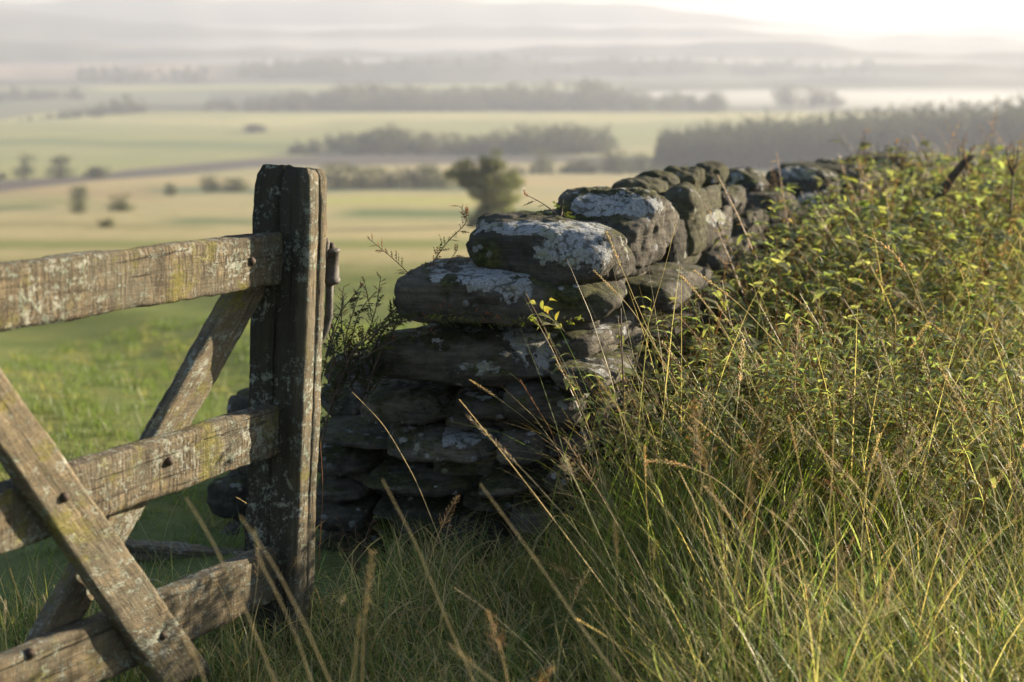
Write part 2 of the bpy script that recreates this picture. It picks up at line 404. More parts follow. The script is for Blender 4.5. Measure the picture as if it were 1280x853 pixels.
az_f = np.radians(np.arange(-30, 30.01, .16)); az_r = np.radians(np.arange(31.5, 328.6, 2.5))
AZ = np.concatenate([az_f, az_r]); nA = len(AZ)
rows = [r for r in np.geomspace(.4, 60, 130)]
rows += list(np.geomspace(61, 2600, 310)) + list(np.geomspace(2610, 8000, 190))
RD = np.array(rows); nR = len(RD)
gx = np.outer(RD, np.sin(AZ)).ravel(); gy = np.outer(RD, np.cos(AZ)).ravel(); gzz = ground(gx, gy)
V = np.stack([gx, gy, gzz], -1); V = np.vstack([V, [[0, 0, -1.38]]])
ii, jj = np.meshgrid(np.arange(nR - 1), np.arange(nA), indexing='ij'); j2 = (jj + 1) % nA
Q = np.stack([ii * nA + jj, ii * nA + j2, (ii + 1) * nA + j2, (ii + 1) * nA + jj], -1).reshape(-1, 4)[:, ::-1]
j = np.arange(nA); T = np.stack([np.full(nA, nR * nA), (j + 1) % nA, j], -1)
C = field_colour(V[:, 0], V[:, 1], V[:, 2])
tag(mobj('hillside', V, [Q, T], M_GROUND, attrs={'col': ('FLOAT_COLOR', C)}), 'grassy hillside and fields running down into the misty valley', None, None, 'structure')

# haze filling the valley air
def box_obj(name, lo, hi, mat):
    x0, y0, z0 = lo; x1, y1, z1 = hi
    V = [(x0, y0, z0), (x1, y0, z0), (x1, y1, z0), (x0, y1, z0), (x0, y0, z1), (x1, y0, z1), (x1, y1, z1), (x0, y1, z1)]
    return mobj(name, V, [np.array([(0, 3, 2, 1), (4, 5, 6, 7), (0, 1, 5, 4), (1, 2, 6, 5), (2, 3, 7, 6), (3, 0, 4, 7)])], mat, smooth=False)
def vol_mat(name, dens, col, g):
    m, nt, out = mat_new(name); b = NB(nt)
    v = b.n('ShaderNodeVolumePrincipled'); v.inputs['Color'].default_value = (*col, 1)
    v.inputs['Density'].default_value = dens; v.inputs['Anisotropy'].default_value = g
    nt.links.new(v.outputs[0], out.inputs['Volume']); return m
HAZE = 3.4e-4
tag(box_obj('haze', (-8200, -8200, float(gzz.min()) - 1), (8200, 8200, float(gzz.max()) + 15), vol_mat('haze_air', HAZE, (.61, .655, .775), .18)),
    'thin morning haze filling the valley air', None, None, 'stuff')

S_, Fc_ = ICO[3]
for nm, c, r3, lab in [('mist_bank', (560, 1750), (560, 420, 13), 'low white mist lying in the valley beyond the plantation'), ('ridge_mist', (0, 2750), (2600, 170, 30), 'mist pooled behind the first low ridge'), ('ridge_mist', (0, 3380), (3200, 210, 42), 'mist pooled behind the second ridge'), ('ridge_mist', (100, 4120), (3800, 260, 55), 'mist pooled behind the third ridge')]:
    zc = gz(*c) - 2
    tag(mobj(nm, S_ * np.array(r3) + [c[0], c[1], zc], [Fc_], vol_mat(nm + '_air', {'mist_bank': .0024, 'ridge_mist': .0014}[nm], (.93, .94, .97), .35)), lab, None, None, 'stuff')

# ------------------------------------------------------------------ gate
YG = math.radians(28)
GD = norm([-math.sin(YG), -math.cos(YG), .05])      # along the rails, from the post towards the viewer
GN = np.array([math.cos(YG), -math.sin(YG), 0.0])   # face normal of the rails
R0 = P(352, 323, 3.15)
def gp(px, py, off=0.0): return hitp(px, py, R0 + GN * off, GN)

def loft(A, B, n=60, prof=None, jit=.0015, seed=0, sag=0.0):
    """A, B: 4 corners each (front top, front bottom, back bottom, back top); returns verts, faces, gc"""
    A = np.array(A); B = np.array(B); L = np.linalg.norm(B[0] - A[0])
    if prof is None:   # list of (u, v) in 0..1 across, 0..1 through, rounded rectangle, 6 per side
        prof = []
        r = .035; k = 7
        sx = np.linalg.norm(A[1] - A[0]); sy = np.linalg.norm(A[2] - A[1]); ru = .005 / sx; rv = .005 / sy
        us = [ru] + list(np.linspace(.12, .88, k)) + [1 - ru]; vs = [rv, .3, .5, .7, 1 - rv]
        prof += [(u, 0) for u in us] + [(1, v) for v in vs] + [(u, 1) for u in us[::-1]] + [(0, v) for v in vs[::-1]]
    m = len(prof); V = []; G = []
    hA = np.linalg.norm(A[1] - A[0]); tA = np.linalg.norm(A[2] - A[1])
    for i in range(n + 1):
        t = i / n; c = A * (1 - t) + B * t
        for (u, v) in prof:
            p = (c[0] * (1 - u) + c[1] * u) * (1 - v) + (c[3] * (1 - u) + c[2] * u) * v
            q = Vector((t * L * 7 + seed, u * 3, v * 2 + seed)); e = Vector((t * L * 60 + seed, u * 11, v * 5))
            ctr = c.mean(0); out = norm(p - ctr)
            cw = (abs(u - .5) > .44) * (abs(v - .5) > .40)
            p = p + out * (mn.noise(q) * jit * 2 + mn.noise(e) * jit * 1.1 - cw * max(0, mn.noise(Vector((t * L * 23 + seed, u * 2, v * 2)))) * .012)
            V.append(p); G.append((t * L + seed, u * hA, v * tA))
    F4 = [(i * m + a, i * m + (a + 1) % m, (i + 1) * m + (a + 1) % m, (i + 1) * m + a) for i in range(n) for a in range(m)]
    T3 = []
    for i, fl in ((0, 1), (n, 0)):   # end caps: slightly rough fan
        cI = len(V); ctr = np.mean(V[i * m:(i + 1) * m], 0); V.append(ctr); G.append((G[i * m][0], hA * .5, tA * .5))
        for a in range(m):
            t3 = (cI, i * m + (a + 1) % m, i * m + a); T3.append(t3 if fl else t3[::-1])
    return np.array(V), [np.array(F4)[:, ::-1], np.array(T3)[:, ::-1]], np.array(G)
def beam(name, A, B, mat, parent, **kw):
    V, Fs, G = loft(A, B, **kw)
    return mobj(name, V, Fs, mat, parent, attrs={'gc': ('FLOAT_VECTOR', G)})
def rail_corners(t, bt, thick): return [t, bt, bt - GN * thick, t - GN * thick]
def ext(a, b, s):  # point at distance s from a towards b
    return a + norm(b - a) * s

gate = empty('field_gate', (R0[0], R0[1], gz(R0[0], R0[1])), 'weathered wooden field gate with lichen and a heavy end post, left of the stone wall', 'gate')
def rail(tA, bA, tB, bB, L, mat, seed, thick=.045, name='rail', label=None, n=110):
    a, c, e, g = gp(*tA), gp(*bA), gp(*tB), gp(*bB)
    dv = norm((e - a) + (g - c)); w = np.linalg.norm(c - a)
    A = rail_corners(a - dv * .02, c - dv * .02, thick)
    e2 = ext(a, e, L); g2 = ext(c, g, L); g2 = e2 + norm(g2 - e2) * w * 1.03
    o = beam(name, A, rail_corners(e2, g2, thick), mat, gate, n=n, seed=seed, jit=.0022)
    if label: o['label'] = label
    return o
rail((353, 291.5), (353, 356), (0, 332), (0, 411), 2.55, M_RAIL, 1.0, label='broad top rail with saw marks and yellow moss')
rail((354, 505), (354, 567), (0, 613), (0, 683), 2.55, M_RAIL, 5.0, label='middle rail lit by the low sun')
rail((346, 685), (346, 752), (0, 829), (0, 908), 2.55, M_WOOD, 9.0, label='bottom rail low in the grass')
def brace(tA, bA, tB, bB, off, thick, mat, seed, eA=0.0, eB=0.0, label=None):
    a, c, e, g = gp(*tA, off), gp(*bA, off), gp(*tB, off), gp(*bB, off)
    a2 = a + norm(a - e) * eA; c2 = c + norm(c - g) * eA; e2 = e + norm(e - a) * eB; g2 = g + norm(g - c) * eB
    o = beam('brace', [a2, c2, c2 - GN * thick, a2 - GN * thick], [e2, g2, g2 - GN * thick, e2 - GN * thick], mat, gate, n=90, seed=seed, jit=.002)
    o['label'] = label
brace((31, 500), (0, 558), (230, 786), (165, 802), .034, .034, M_WOOD, 13, .42, .16, 'front brace crossing down over the lower rails')
brace((293, 366), (337, 359), (82, 742), (124, 740), -.045, .036, M_WOOD, 17, .03, .22, 'rear brace climbing behind the rails to the post')

# end post, with drying cracks modelled as grooves
FG = -GD.copy(); FG[2] = 0; FG = norm(FG); FN = norm(np.cross(gp(344, 720) - R0, GN)); FN = FN if FN[1] < 0 else -FN
FL1, FR1 = hitp(315, 205, R0, FN), hitp(389, 208, R0, FN)
FL0, FR0 = hitp(304, 660, R0, FN), hitp(372.5, 660, R0, FN)
dl = norm(FL0 - FL1); zb = -1.75
FLb = FL1 + dl * ((zb - FL1[2]) / dl[2]); dr = norm(FR0 - FR1); FRb = FR1 + dr * ((zb - FR1[2]) / dr[2])
TH = .075
wS = np.linalg.norm(FR1 - FL1)
def post_prof():
    pr = []
    for u in [.03, .12, .22, .32, .40, .425, .45, .475, .50, .60, .70, .80, .90, .97]: pr.append((u, 0, 0.014 if u == .45 else (.004 if u in (.425, .475) else 0)))
    for v in [.06, .2, .34, .50, .56, .60, .64, .72, .85, .95]: pr.append((1, v, .016 if v == .60 else (.004 if v in (.56, .64) else 0)))
    for u in [.97, .8, .6, .4, .2, .03]: pr.append((u, 1, 0))
    for v in [.95, .7, .4, .1]: pr.append((0, v, 0))
    return pr
pp_ = post_prof(); n = 130; V = []; G = []; ALG_SHADE = []
Hp = FL1[2] - zb
for i in range(n + 1):
    t = i / n; tt = t
    cl = FLb * (1 - t) + FL1 * t; cr = FRb * (1 - t) + FR1 * t
    dtop = (1 - t) * Hp
    taper = .030 * math.exp(-(dtop / .05)) + .004
    for (u, v, gr) in pp_:
        p = cl * (1 - u) + cr * u + FG * TH * v
        ctr = (cl + cr) / 2 + FG * TH * .5; out = norm(p - ctr)
        grf = gr * (1.0 if dtop < .42 else .55) * (.75 + .5 * mn.noise(Vector((dtop * 9, gr * 50, 2))))
        inw = FG if v == 0 else (norm(cl - cr) if u == 1 else np.zeros(3))
        nz = mn.noise(Vector((dtop * 6, u * 3, v * 2))) * .0035 + mn.noise(Vector((dtop * 45, u * 14, v * 6))) * .0022
        p = p + out * (nz - taper * (.35 if dtop > .02 else .6)) + inw * grf
        if i == n: p = p + np.array([0, 0, -.012 * abs(u - .35) - .006 * v + mn.noise(Vector((u * 6, v * 5, 0))) * .008 - (.010 if gr else 0)])
        V.append(p); G.append((dtop, u * .15 + .3, v * .07 + .3)); ALG_SHADE.append(.86 if v == 0 and u < .9 else (.25 if u == 1 else .6))  # unlit front face gets shade painted in over its algae, sunlit side stays paler
m = len(pp_)
F4 = np.array([(i * m + a, i * m + (a + 1) % m, (i + 1) * m + (a + 1) % m, (i + 1) * m + a) for i in range(n) for a in range(m)])
cI = len(V); V.append(np.mean(V[n * m:(n + 1) * m], 0) + [0, 0, .003]); G.append((0, .4, .35)); ALG_SHADE.append(.8)
T3 = np.array([(cI, n * m + a, n * m + (a + 1) % m) for a in range(m)])
st = mobj('end_post', np.array(V), [F4, T3], M_POST, gate, attrs={'gc': ('FLOAT_VECTOR', np.array(G)), 'algae_shade': ('FLOAT', ALG_SHADE)})
st['label'] = 'cracked lichen covered end post'
# far stile at the other end, outside the view
fe = R0 + GD * 2.53
A = [fe + np.array([0, 0, .12]) + GN * .02, fe + np.array([0, 0, .12]) - GN * .065, fe + np.array([0, 0, .12]) - GN * .065 + GD * .08, fe + np.array([0, 0, .12]) + GN * .02 + GD * .08]
beam('stile', A, [p + np.array([0, 0, -1.25]) for p in A], M_WOOD, gate, n=40, seed=30)

def tube(pts, rad, seg=8, cap=True, col=None):
    pts = np.asarray(pts, float); k = len(pts); rad = np.full(k, rad) if np.isscalar(rad) else np.asarray(rad)
    tg = np.gradient(pts, axis=0); V = []; up = np.array([.13, .97, .21])
    for i in range(k):
        t = norm(tg[i] + 1e-9); a = norm(np.cross(t, up)); bb = np.cross(t, a)
        th = np.arange(seg) * 2 * np.pi / seg
        V.append(pts[i] + rad[i] * (np.outer(np.cos(th), a) + np.outer(np.sin(th), bb)))
    V = np.concatenate(V)
    q = np.array([(i * seg + a, i * seg + (a + 1) % seg, (i + 1) * seg + (a + 1) % seg, (i + 1) * seg + a) for i in range(k - 1) for a in range(seg)])
    t3 = []
    if cap:
        V = np.vstack([V, pts[:1], pts[-1:]]); c0 = len(V) - 2
        t3 = [(c0, (a + 1) % seg, a) for a in range(seg)] + [(c0 + 1, (k - 1) * seg + a, (k - 1) * seg + (a + 1) % seg) for a in range(seg)]
    return V, q, np.array(t3).reshape(-1, 3).astype(int)
def bolt(px, py, off, r=.0085):
    c = gp(px, py, off); a = Acc()
    V, q, t = tube([c - GN * .010, c - GN * .001, c + GN * .002, c + GN * .005], [r * 1.25, r * 1.2, r * .9, r * .5], 10); a.add(V, q, t)
    o = a.obj('bolt', M_RUST, gate); return o
for px, py, off in [(316, 327, .004), (213, 577, .004), (82, 622, .037), (205, 795, .037), (40, 818, .004), (120, 346, .004)][:5]: bolt(px, py, off)

# hinge ironwork on the far side of the post
hc = P(414, 332, 3.235)
ZU = np.array([0.01, 0, 1.0])
hin = mobj('hinge', *[tube([hc - ZU * .042, hc - ZU * .038, hc + ZU * .034, hc + ZU * .038], [.0165, .0175, .0165, .0155], 18)[0]], [np.zeros((0, 4))], M_IRON) if False else None
a = Acc(); V, q, t = tube([hc + ZU * z for z in (-.042, -.038, -.030, -.029, .030, .031, .037, .040)], [.0185, .0205, .0205, .018, .018, .0205, .0205, .017], 20); a.add(V, q, t)
hin = a.obj('hinge', M_IRON, gate)
def sub(name, acc, mat, par):
    V, Q_, T_, C_ = acc.arrays(); off = np.array(gate.location)
    me = make_mesh(name, V - off, [Q_, T_], mat, True); o = bpy.data.objects.new(name, me); link(o, par); return o
a = Acc(); V, q, t = tube([hc + ZU * .03, hc + ZU * .05, hc + ZU * .053], [.009, .009, .006], 12); a.add(V, q, t); sub('pin', a, M_RUST, hin)
a = Acc(); pts = [P(412, 352, 3.235), P(411.5, 375, 3.235), P(411, 395, 3.232), P(407, 412, 3.225), P(401, 428, 3.215), P(397, 440, 3.21)]
V, q, t = tube(pts, [.010, .0095, .010, .009, .006, .004], 10); a.add(V, q, t); sub('hook', a, M_IRON, hin)
a = Acc(); V, q, t = tube([P(398, 330, 3.21), P(405, 320, 3.22), P(408, 303, 3.222), P(407, 298, 3.222)], [.006, .010, .008, .006], 10); a.add(V, q, t)
sub('strap', a, M_IRON, hin)

# ------------------------------------------------------------------ stones
def pnoise(p):
    i = np.floor(p).astype(np.int64); f = p - i; u = f * f * f * (f * (f * 6 - 15) + 10); r = 0
    for dx in (0, 1):
        for dy in (0, 1):
            for dz in (0, 1):
                h = ((i[:, 0] + dx) * 73856093) ^ ((i[:, 1] + dy) * 19349663) ^ ((i[:, 2] + dz) * 83492791)
                h = (h ^ (h >> 13)) * 1274126177 & 0x7fffffff; h = h ^ (h >> 15)
                g = np.stack([(h & 1023) / 511.5 - 1, ((h >> 10) & 1023) / 511.5 - 1, ((h >> 20) & 1023) / 511.5 - 1], -1)
                w = (u[:, 0] if dx else 1 - u[:, 0]) * (u[:, 1] if dy else 1 - u[:, 1]) * (u[:, 2] if dz else 1 - u[:, 2])
                r = r + w * ((f - np.array([dx, dy, dz])) * g).sum(1)
    return r
def stone_shape(sub_, seed, k=9, rough=1.0, box=1.0, nplanes=12):
    D, Fc = ICO[sub_]; rr = random.Random(seed)
    pl = [((1, 0, 0), 1), ((-1, 0, 0), 1), ((0, 1, 0), 1), ((0, -1, 0), 1), ((0, 0, 1), 1), ((0, 0, -1), 1)]
    pl = [(norm(np.array(a_, float) + np.array([rr.uniform(-.11, .11) for _ in range(3)])), h * rr.uniform(.92, 1.05)) for a_, h in pl]
    for _ in range(nplanes):
        v = norm([rr.gauss(0, 1) for _ in range(3)]); pl.append((v, rr.uniform(.96, 1.26) * box))
    s = np.zeros(len(D))
    for v, h in pl: s += np.clip(D @ v / h, 0, None) ** k
    r = s ** (-1.0 / k)
    out = D * r[:, None]
    return out, Fc
def noise_disp(V, seed, amp, freq, octs=4):
    p = np.asarray(V, float) * freq + np.array([seed * 3.7, seed * 1.3, -seed * 2.1]) + 50; s = 0; a = 1.0
    for o in range(octs): s = s + a * pnoise(p); p = p * 2.1 + 13.7; a *= .5
    return s * amp * 1.6
WD3 = np.array([WD[0], WD[1], 0]); WP3 = np.array([WP[0], WP[1], 0]); Z3 = np.array([0, 0, 1.0])
wall = empty('dry_stone_wall', (.2, 3.9, gz(.2, 3.9)), 'old dry stone wall of dark lichen covered stones running away uphill into the scrub', 'stone wall')
def finish_stone(V, Fc, ctr, lich, label=None, parent=None, name='stone'):
    parent = wall if parent is None else parent
    me = make_mesh(name, V - ctr, [Fc], M_STONE, True, {'lich': ('FLOAT', lich)})
    o = bpy.data.objects.new(name, me); link(o, parent if parent != 'top' else None)
    o.location = Vector(tuple(ctr - (np.array(parent.location) if parent != 'top' else 0)))
    if label: o['label'] = label
    return o
def auto_lich(V, ctr, seed, base=.0, topw=.25):
    nn = V - ctr; nn = nn / (np.linalg.norm(nn, axis=1)[:, None] + 1e-9)
    return base + topw * np.clip(nn[:, 2], 0, 1)
def fit_stone(bb0, face_d, thick, seed, sub_=4, k=8, tilt=0.0, spots=(), lich=(.0, .2), label=None, box=1.0, yaw=0.0, amp=1.0, parent=None, name='stone'):
    """stone whose outline as seen from the gateway spans bb; face_d = distance of its near face"""
    gr_ = 4 if bb0[0] < 770 and name == 'stone' else 1.5
    x0, y0, x1, y1 = bb0[0] - gr_, bb0[1] - (1 if bb0[1] < 420 else 4), bb0[2] + gr_, bb0[3] + gr_ + (2 if bb0[1] > 420 else 0); S, Fc = stone_shape(sub_, seed, k + (3 if k > 5 or bb0[0] < 700 else 0), 1, box); yaw = .30 if (bb0[0] < 660 and bb0[1] > 300 and name == 'stone') else yaw
    ca, sa = math.cos(yaw), math.sin(yaw)
    ax = WP3 * ca + WD3 * sa; ay = WD3 * ca - WP3 * sa
    az_ = Z3 * math.cos(tilt) + ax * math.sin(tilt); ax = ax * math.cos(tilt) - Z3 * math.sin(tilt)
    d = face_d + thick / 2 * WD[1]
    ctr = P((x0 + x1) / 2, (y0 + y1) / 2, d); w = (x1 - x0) / F * d / 2; h = (y1 - y0) / F * d / 2 * .85
    for it in range(9):
        V = ctr + np.outer(S[:, 0] * w, ax) + np.outer(S[:, 1] * thick / 2, ay) + np.outer(S[:, 2] * h, az_)
        if it == 5:
            sz = min(w, h, thick / 2)
            nd = noise_disp(V, seed, .17 * sz * amp, .6 / sz, 3) + noise_disp(V, seed + 9, .05 * sz * amp + .0015, 2.4 / sz, 5)
            nd = nd + .006 * pnoise(np.stack([V[:, 0] * 5, V[:, 1] * 5, V[:, 2] * 60], -1) + seed) + .010 * np.abs(pnoise(V * 11 + seed * 2)) - .002
            nd = nd - .012 * np.clip(pnoise(V * 19 + seed) - .18, 0, 1) / .3
            dirn = (V - ctr); dirn /= np.linalg.norm(dirn, axis=1)[:, None]
        if it >= 5: V = V + dirn * nd[:, None]
        pp = proj(V); a0, b0 = pp.min(0); a1, b1 = pp.max(0)
        if it == 8: break
        w *= min(1.6, max(.5, ((x1 - x0) - .5 * (a1 - a0) + .0) / (a1 - a0) + .5)) if True else 1
        h *= min(1.6, max(.5, (y1 - y0) / (b1 - b0)))
        ctr = ctr + np.array([((x0 + x1) - (a0 + a1)) / 2 / F * d, 0, -((y0 + y1) - (b0 + b1)) / 2 / F * d])
    L = auto_lich(V, ctr, seed, lich[0] + (.12 if bb0[1] > 390 and bb0[0] < 700 else .03), lich[1] + .03)
    if spots:
        for sx_, sy_, rx, ry, am in spots:
            e = ((pp[:, 0] - sx_) / rx) ** 2 + ((pp[:, 1] - sy_) / ry) ** 2
            L = L + am * np.clip(1.25 - e, -.0, 1.0)
    return finish_stone(V, Fc, ctr, L, label, parent, name)

def fd(x): return 3.80 - .00103 * (x - 560)     # near face of the wall end at column x
S_ = [  # bbox, extra depth, thickness, k, tilt, subdivision, spots, lichen, label
    ((586, 264, 792, 356), .10, .40, 7, .10, 5, [(720, 310, 70, 34, .62), (640, 285, 60, 12, .45), (690, 285, 90, 10, .5), (610, 320, 25, 30, -.6)], (.02, .18), 'top block with a dark left face and grey lichen'),
    ((655, 262, 792, 318), .38, .35, 9, .05, 4, [(740, 285, 50, 20, .4)], (.15, .3), None),
    ((697, 234, 846, 334), .45, .42, 8, .06, 5, [(770, 255, 60, 16, .6), (740, 262, 30, 20, .35), (805, 262, 30, 14, .4)], (.03, .25), 'squared cope block with white lichen on top'),
    ((496, 322, 780, 404), .02, .42, 6, .02, 5, [(545, 340, 16, 22, .6), (590, 345, 26, 22, .75), (630, 345, 48, 22, .75), (640, 370, 45, 14, .45), (720, 365, 50, 30, -.5)], (-.05, .12), 'long leaning stone with large white lichen patches'),
    ((465, 394, 724, 482), .0, .40, 6, .0, 5, [(660, 415, 42, 22, .62), (675, 440, 42, 26, .5), (590, 462, 44, 12, .45), (690, 465, 20, 9, .5), (560, 420, 60, 16, .15)], (.06, .05), 'large rounded stone spotted with lichen'),
    ((454, 470, 586, 525), .02, .34, 5, .03, 5, [(545, 500, 26, 20, .15)], (.0, .1), 'smooth oval stone'),
    ((572, 479, 648, 522), .03, .3, 6, .05, 4, [(600, 490, 30, 10, .3)], (.05, .15), None),
    ((632, 466, 738, 532), .02, .34, 7, .0, 4, [(725, 495, 12, 25, .5)], (-.05, .05), None),
    ((400, 518, 514, 556), .05, .34, 6, -.02, 4, [], (0, .1), None),
    ((488, 517, 634, 574), .0, .36, 7, .0, 5, [(590, 540, 42, 22, .55), (520, 530, 24, 14, .35)], (.08, .1), None),
    ((624, 517, 696, 576), .0, .3, 6, .06, 4, [(655, 540, 20, 16, .25)], (0, .15), None),
    ((392, 545, 492, 590), .06, .3, 6, .06, 4, [], (.05, .1), None),
    ((458, 570, 612, 616), .0, .36, 8, .0, 4, [(530, 580, 20, 8, .2)], (0, .1), None),
    ((602, 570, 690, 614), .02, .3, 7, .0, 4, [], (.0, .1), None),
    ((396, 582, 472, 622), .06, .3, 6, .0, 4, [], (0, .1), None),
    ((392, 612, 482, 660), .04, .3, 6, .0, 4, [], (0, .1), None),
    ((470, 612, 560, 652), .04, .3, 7, .0, 4, [], (-.05, .1), None),
    ((500, 618, 652, 694), -.02, .36, 6, .1, 4, [], (-.05, .1), None),
    ((640, 606, 742, 664), .0, .34, 6, .0, 4, [], (0, .1), None),
    ((392, 650, 520, 716), .02, .34, 6, .04, 4, [], (0, .1), None),
    ((640, 655, 752, 722), -.02, .34, 6, .0, 4, [], (0, .1), None),
    ((505, 688, 650, 742), -.02, .34, 6, .0, 4, [], (-.05, .1), None),
    ((400, 708, 512, 762), .0, .34, 6, .0, 4, [], (0, .1), None),
    ((645, 712, 760, 768), -.02, .34, 6, .0, 3, [], (0, .1), None),
    # left foot of the wall behind the post
    ((402, 470, 470, 522), .30, .3, 6, .1, 4, [], (.1, .1), None),
    ((410, 440, 480, 482), .50, .3, 5, .1, 3, [], (.0, .1), None),
    # right-hand corner
    ((704, 398, 792, 446), .08, .34, 7, .0, 4, [(760, 415, 30, 18, .3)], (.1, .15), 'corner stone catching the sun'),
    ((690, 440, 786, 486), .04, .34, 7, .0, 4, [(750, 460, 30, 16, .3)], (.1, .1), None),
    ((690, 524, 770, 566), .0, .32, 7, .0, 4, [], (.1, .1), None),
    ((684, 562, 764, 612), .0, .32, 7, .0, 4, [], (.05, .1), None),
    ((730, 482, 792, 528), .08, .3, 7, .0, 3, [], (.1, .1), None),
    ((770, 328, 888, 388), .42, .5, 9, .0, 4, [(830, 350, 50, 20, .1)], (.05, .1), 'long side stone lit along its face'),
    ((772, 382, 872, 426), .40, .45, 8, .0, 4, [], (.05, .1), None),
    ((772, 420, 862, 470), .38, .45, 8, .0, 4, [], (.05, .1), None),
    ((862, 232, 900, 290), 1.15, .34, 7, .0, 4, [], (-.38, .1), None),
    ((884, 232, 932, 276), 1.75, .34, 6, .0, 4, [], (-.05, .1), None),
    ((905, 262, 960, 310), 1.9, .34, 6, .0, 4, [], (-.05, .1), None),
    ((880, 296, 940, 350), 1.5, .34, 6, .0, 4, [], (-.05, .1), None),
    ((940, 240, 1000, 285), 2.6, .34, 6, .0, 4, [], (-.05, .1), None),
    ((1035, 235, 1080, 280), 3.2, .34, 6, .0, 4, [], (-.05, .1), None),
    # cope stones running away
    ((756, 221, 832, 266), 1.00, .24, 4, .12, 4, [], (-.38, .1), None),
    ((814, 228, 884, 322), .88, .30, 5, .05, 4, [], (-.38, .1), 'upright dark cope stone'),
    ((838, 268, 878, 332), .80, .3, 7, .0, 4, [], (.1, .1), None),
    ((790, 213, 852, 256), 1.35, .24, 4, .1, 4, [], (-.42, .05), None),
    ((828, 208, 880, 256), 1.60, .24, 4, .1, 4, [], (-.42, .05), None),
    ((878, 258, 914, 318), 1.20, .34, 6, .0, 4, [(896, 275, 16, 14, .3)], (.15, .2), None),
    ((862, 202, 910, 246), 1.95, .24, 4, .05, 4, [], (-.42, .05), 'small dark knob-like cope stone'),
    ((898, 210, 960, 250), 2.5, .3, 4, .0, 4, [(930, 220, 30, 8, .25)], (.15, .2), None),
    ((956, 208, 1050, 254), 3.1, .34, 5, .0, 4, [(1000, 218, 40, 8, .35)], (.15, .2), 'broad cope stone with a bluish top'),
    ((1014, 199, 1074, 240), 3.7, .3, 4, .1, 4, [], (.05, .1), None),
    ((1050, 206, 1100, 262), 3.4, .4, 6, .1, 4, [], (.05, .1), None),
    ((988, 232, 1048, 290), 2.9, .4, 6, .1, 4, [(1010, 250, 20, 12, .3)], (.15, .15), None),
    ((912, 236, 990, 286), 2.4, .4, 6, .0, 3, [], (.05, .1), None),
]
for i, (bb, ex, th, k, tl, sb, spots, li, lab) in enumerate(S_):
    fit_stone(bb, fd((bb[0] + bb[2]) / 2 if bb[0] < 700 else 640) + ex, th, i * 1.7 + 3, sb, k, tl, spots, li, lab)

# coursed stones along both flanks, hearting inside
rs = random.Random(11)
protos = []
for i in range(9):
    S, Fc = stone_shape(2, 100 + i, 8); S = S + S / np.linalg.norm(S, axis=1)[:, None] * noise_disp(S, i, .09, 1.3, 3)[:, None]
    protos.append(make_mesh('stone', S, [Fc], M_STONE, True, {'lich': ('FLOAT', auto_lich(S, 0 * S[0], i, .05, .15))}))
def wall_pt(s, q): return np.array([W0[0] + WD[0] * s + WP[0] * q, W0[1] + WD[1] * s + WP[1] * q])
def place_stone(s, q, z, l, w, h, par=None):
    p = wall_pt(s, q); o = bpy.data.objects.new('stone', rs.choice(protos)); link(o, wall)
    o.location = Vector((p[0], p[1], z)) - wall.location
    o.scale = (w / 2, l / 2, h / 2); o.rotation_euler = (rs.uniform(-.06, .06), rs.uniform(-.06, .06), -math.radians(25) + rs.uniform(-.08, .08))
def top_z(s): return -.52 - .045 * s
nst = 0
for side in (0, 1):
    z_rel = 0
    for c in range(8):
        s = .62 if side else .55
        s += rs.uniform(0, .15)
        hc_ = .125 - .006 * c
        while s < (7.0 if side else 5.0):
            l = rs.uniform(.2, .42) * (1 - .03 * c)
            p = wall_pt(s + l / 2, 0); g0 = gz(*wall_pt(s + l / 2, -.3)); zc = g0 - .04 + z_rel + hc_ / 2
            if side and s < 1.0 and c > 2: s += l; continue
            if zc < top_z(s) - .06:
                q = (-.10 - .012 * c) if side else (-.66 + .02 * c)
                place_stone(s + l / 2, q, zc, l * 1.03, .26, hc_ * 1.08); nst += 1
            s += l
        z_rel += hc_
# rubble hearting and rear copes
for i in range(6):
    s = 4.0 + i * .34; place_stone(s, -.33 + rs.uniform(-.05, .05), top_z(s) - .03 + rs.uniform(-.03, .03), .3, .5, .2)
a = Acc(); S, Fc = stone_shape(1, 55, 7)
for i in range(1300):
    s = rs.uniform(.16, 7) if i > 400 else rs.uniform(.24, .7); q = rs.uniform(-.60, -.14) if s > .6 else rs.uniform(-.76, -.12); p = wall_pt(s, q); z = rs.uniform(gz(*p), top_z(s) - (.1 if s > .6 else (.22 if q > -.45 else (.32 if q > -.62 else .50))))
    sc = np.array([rs.uniform(.06, .12), rs.uniform(.06, .12), rs.uniform(.04, .07)])
    a.add(S * sc + [p[0], p[1], z], None, Fc)
V, Q_, T_, _ = a.arrays()
h = mobj('hearting', V, [T_], M_STONE, wall, attrs={'lich': ('FLOAT', np.zeros(len(V)))}); h['kind'] = 'stuff'

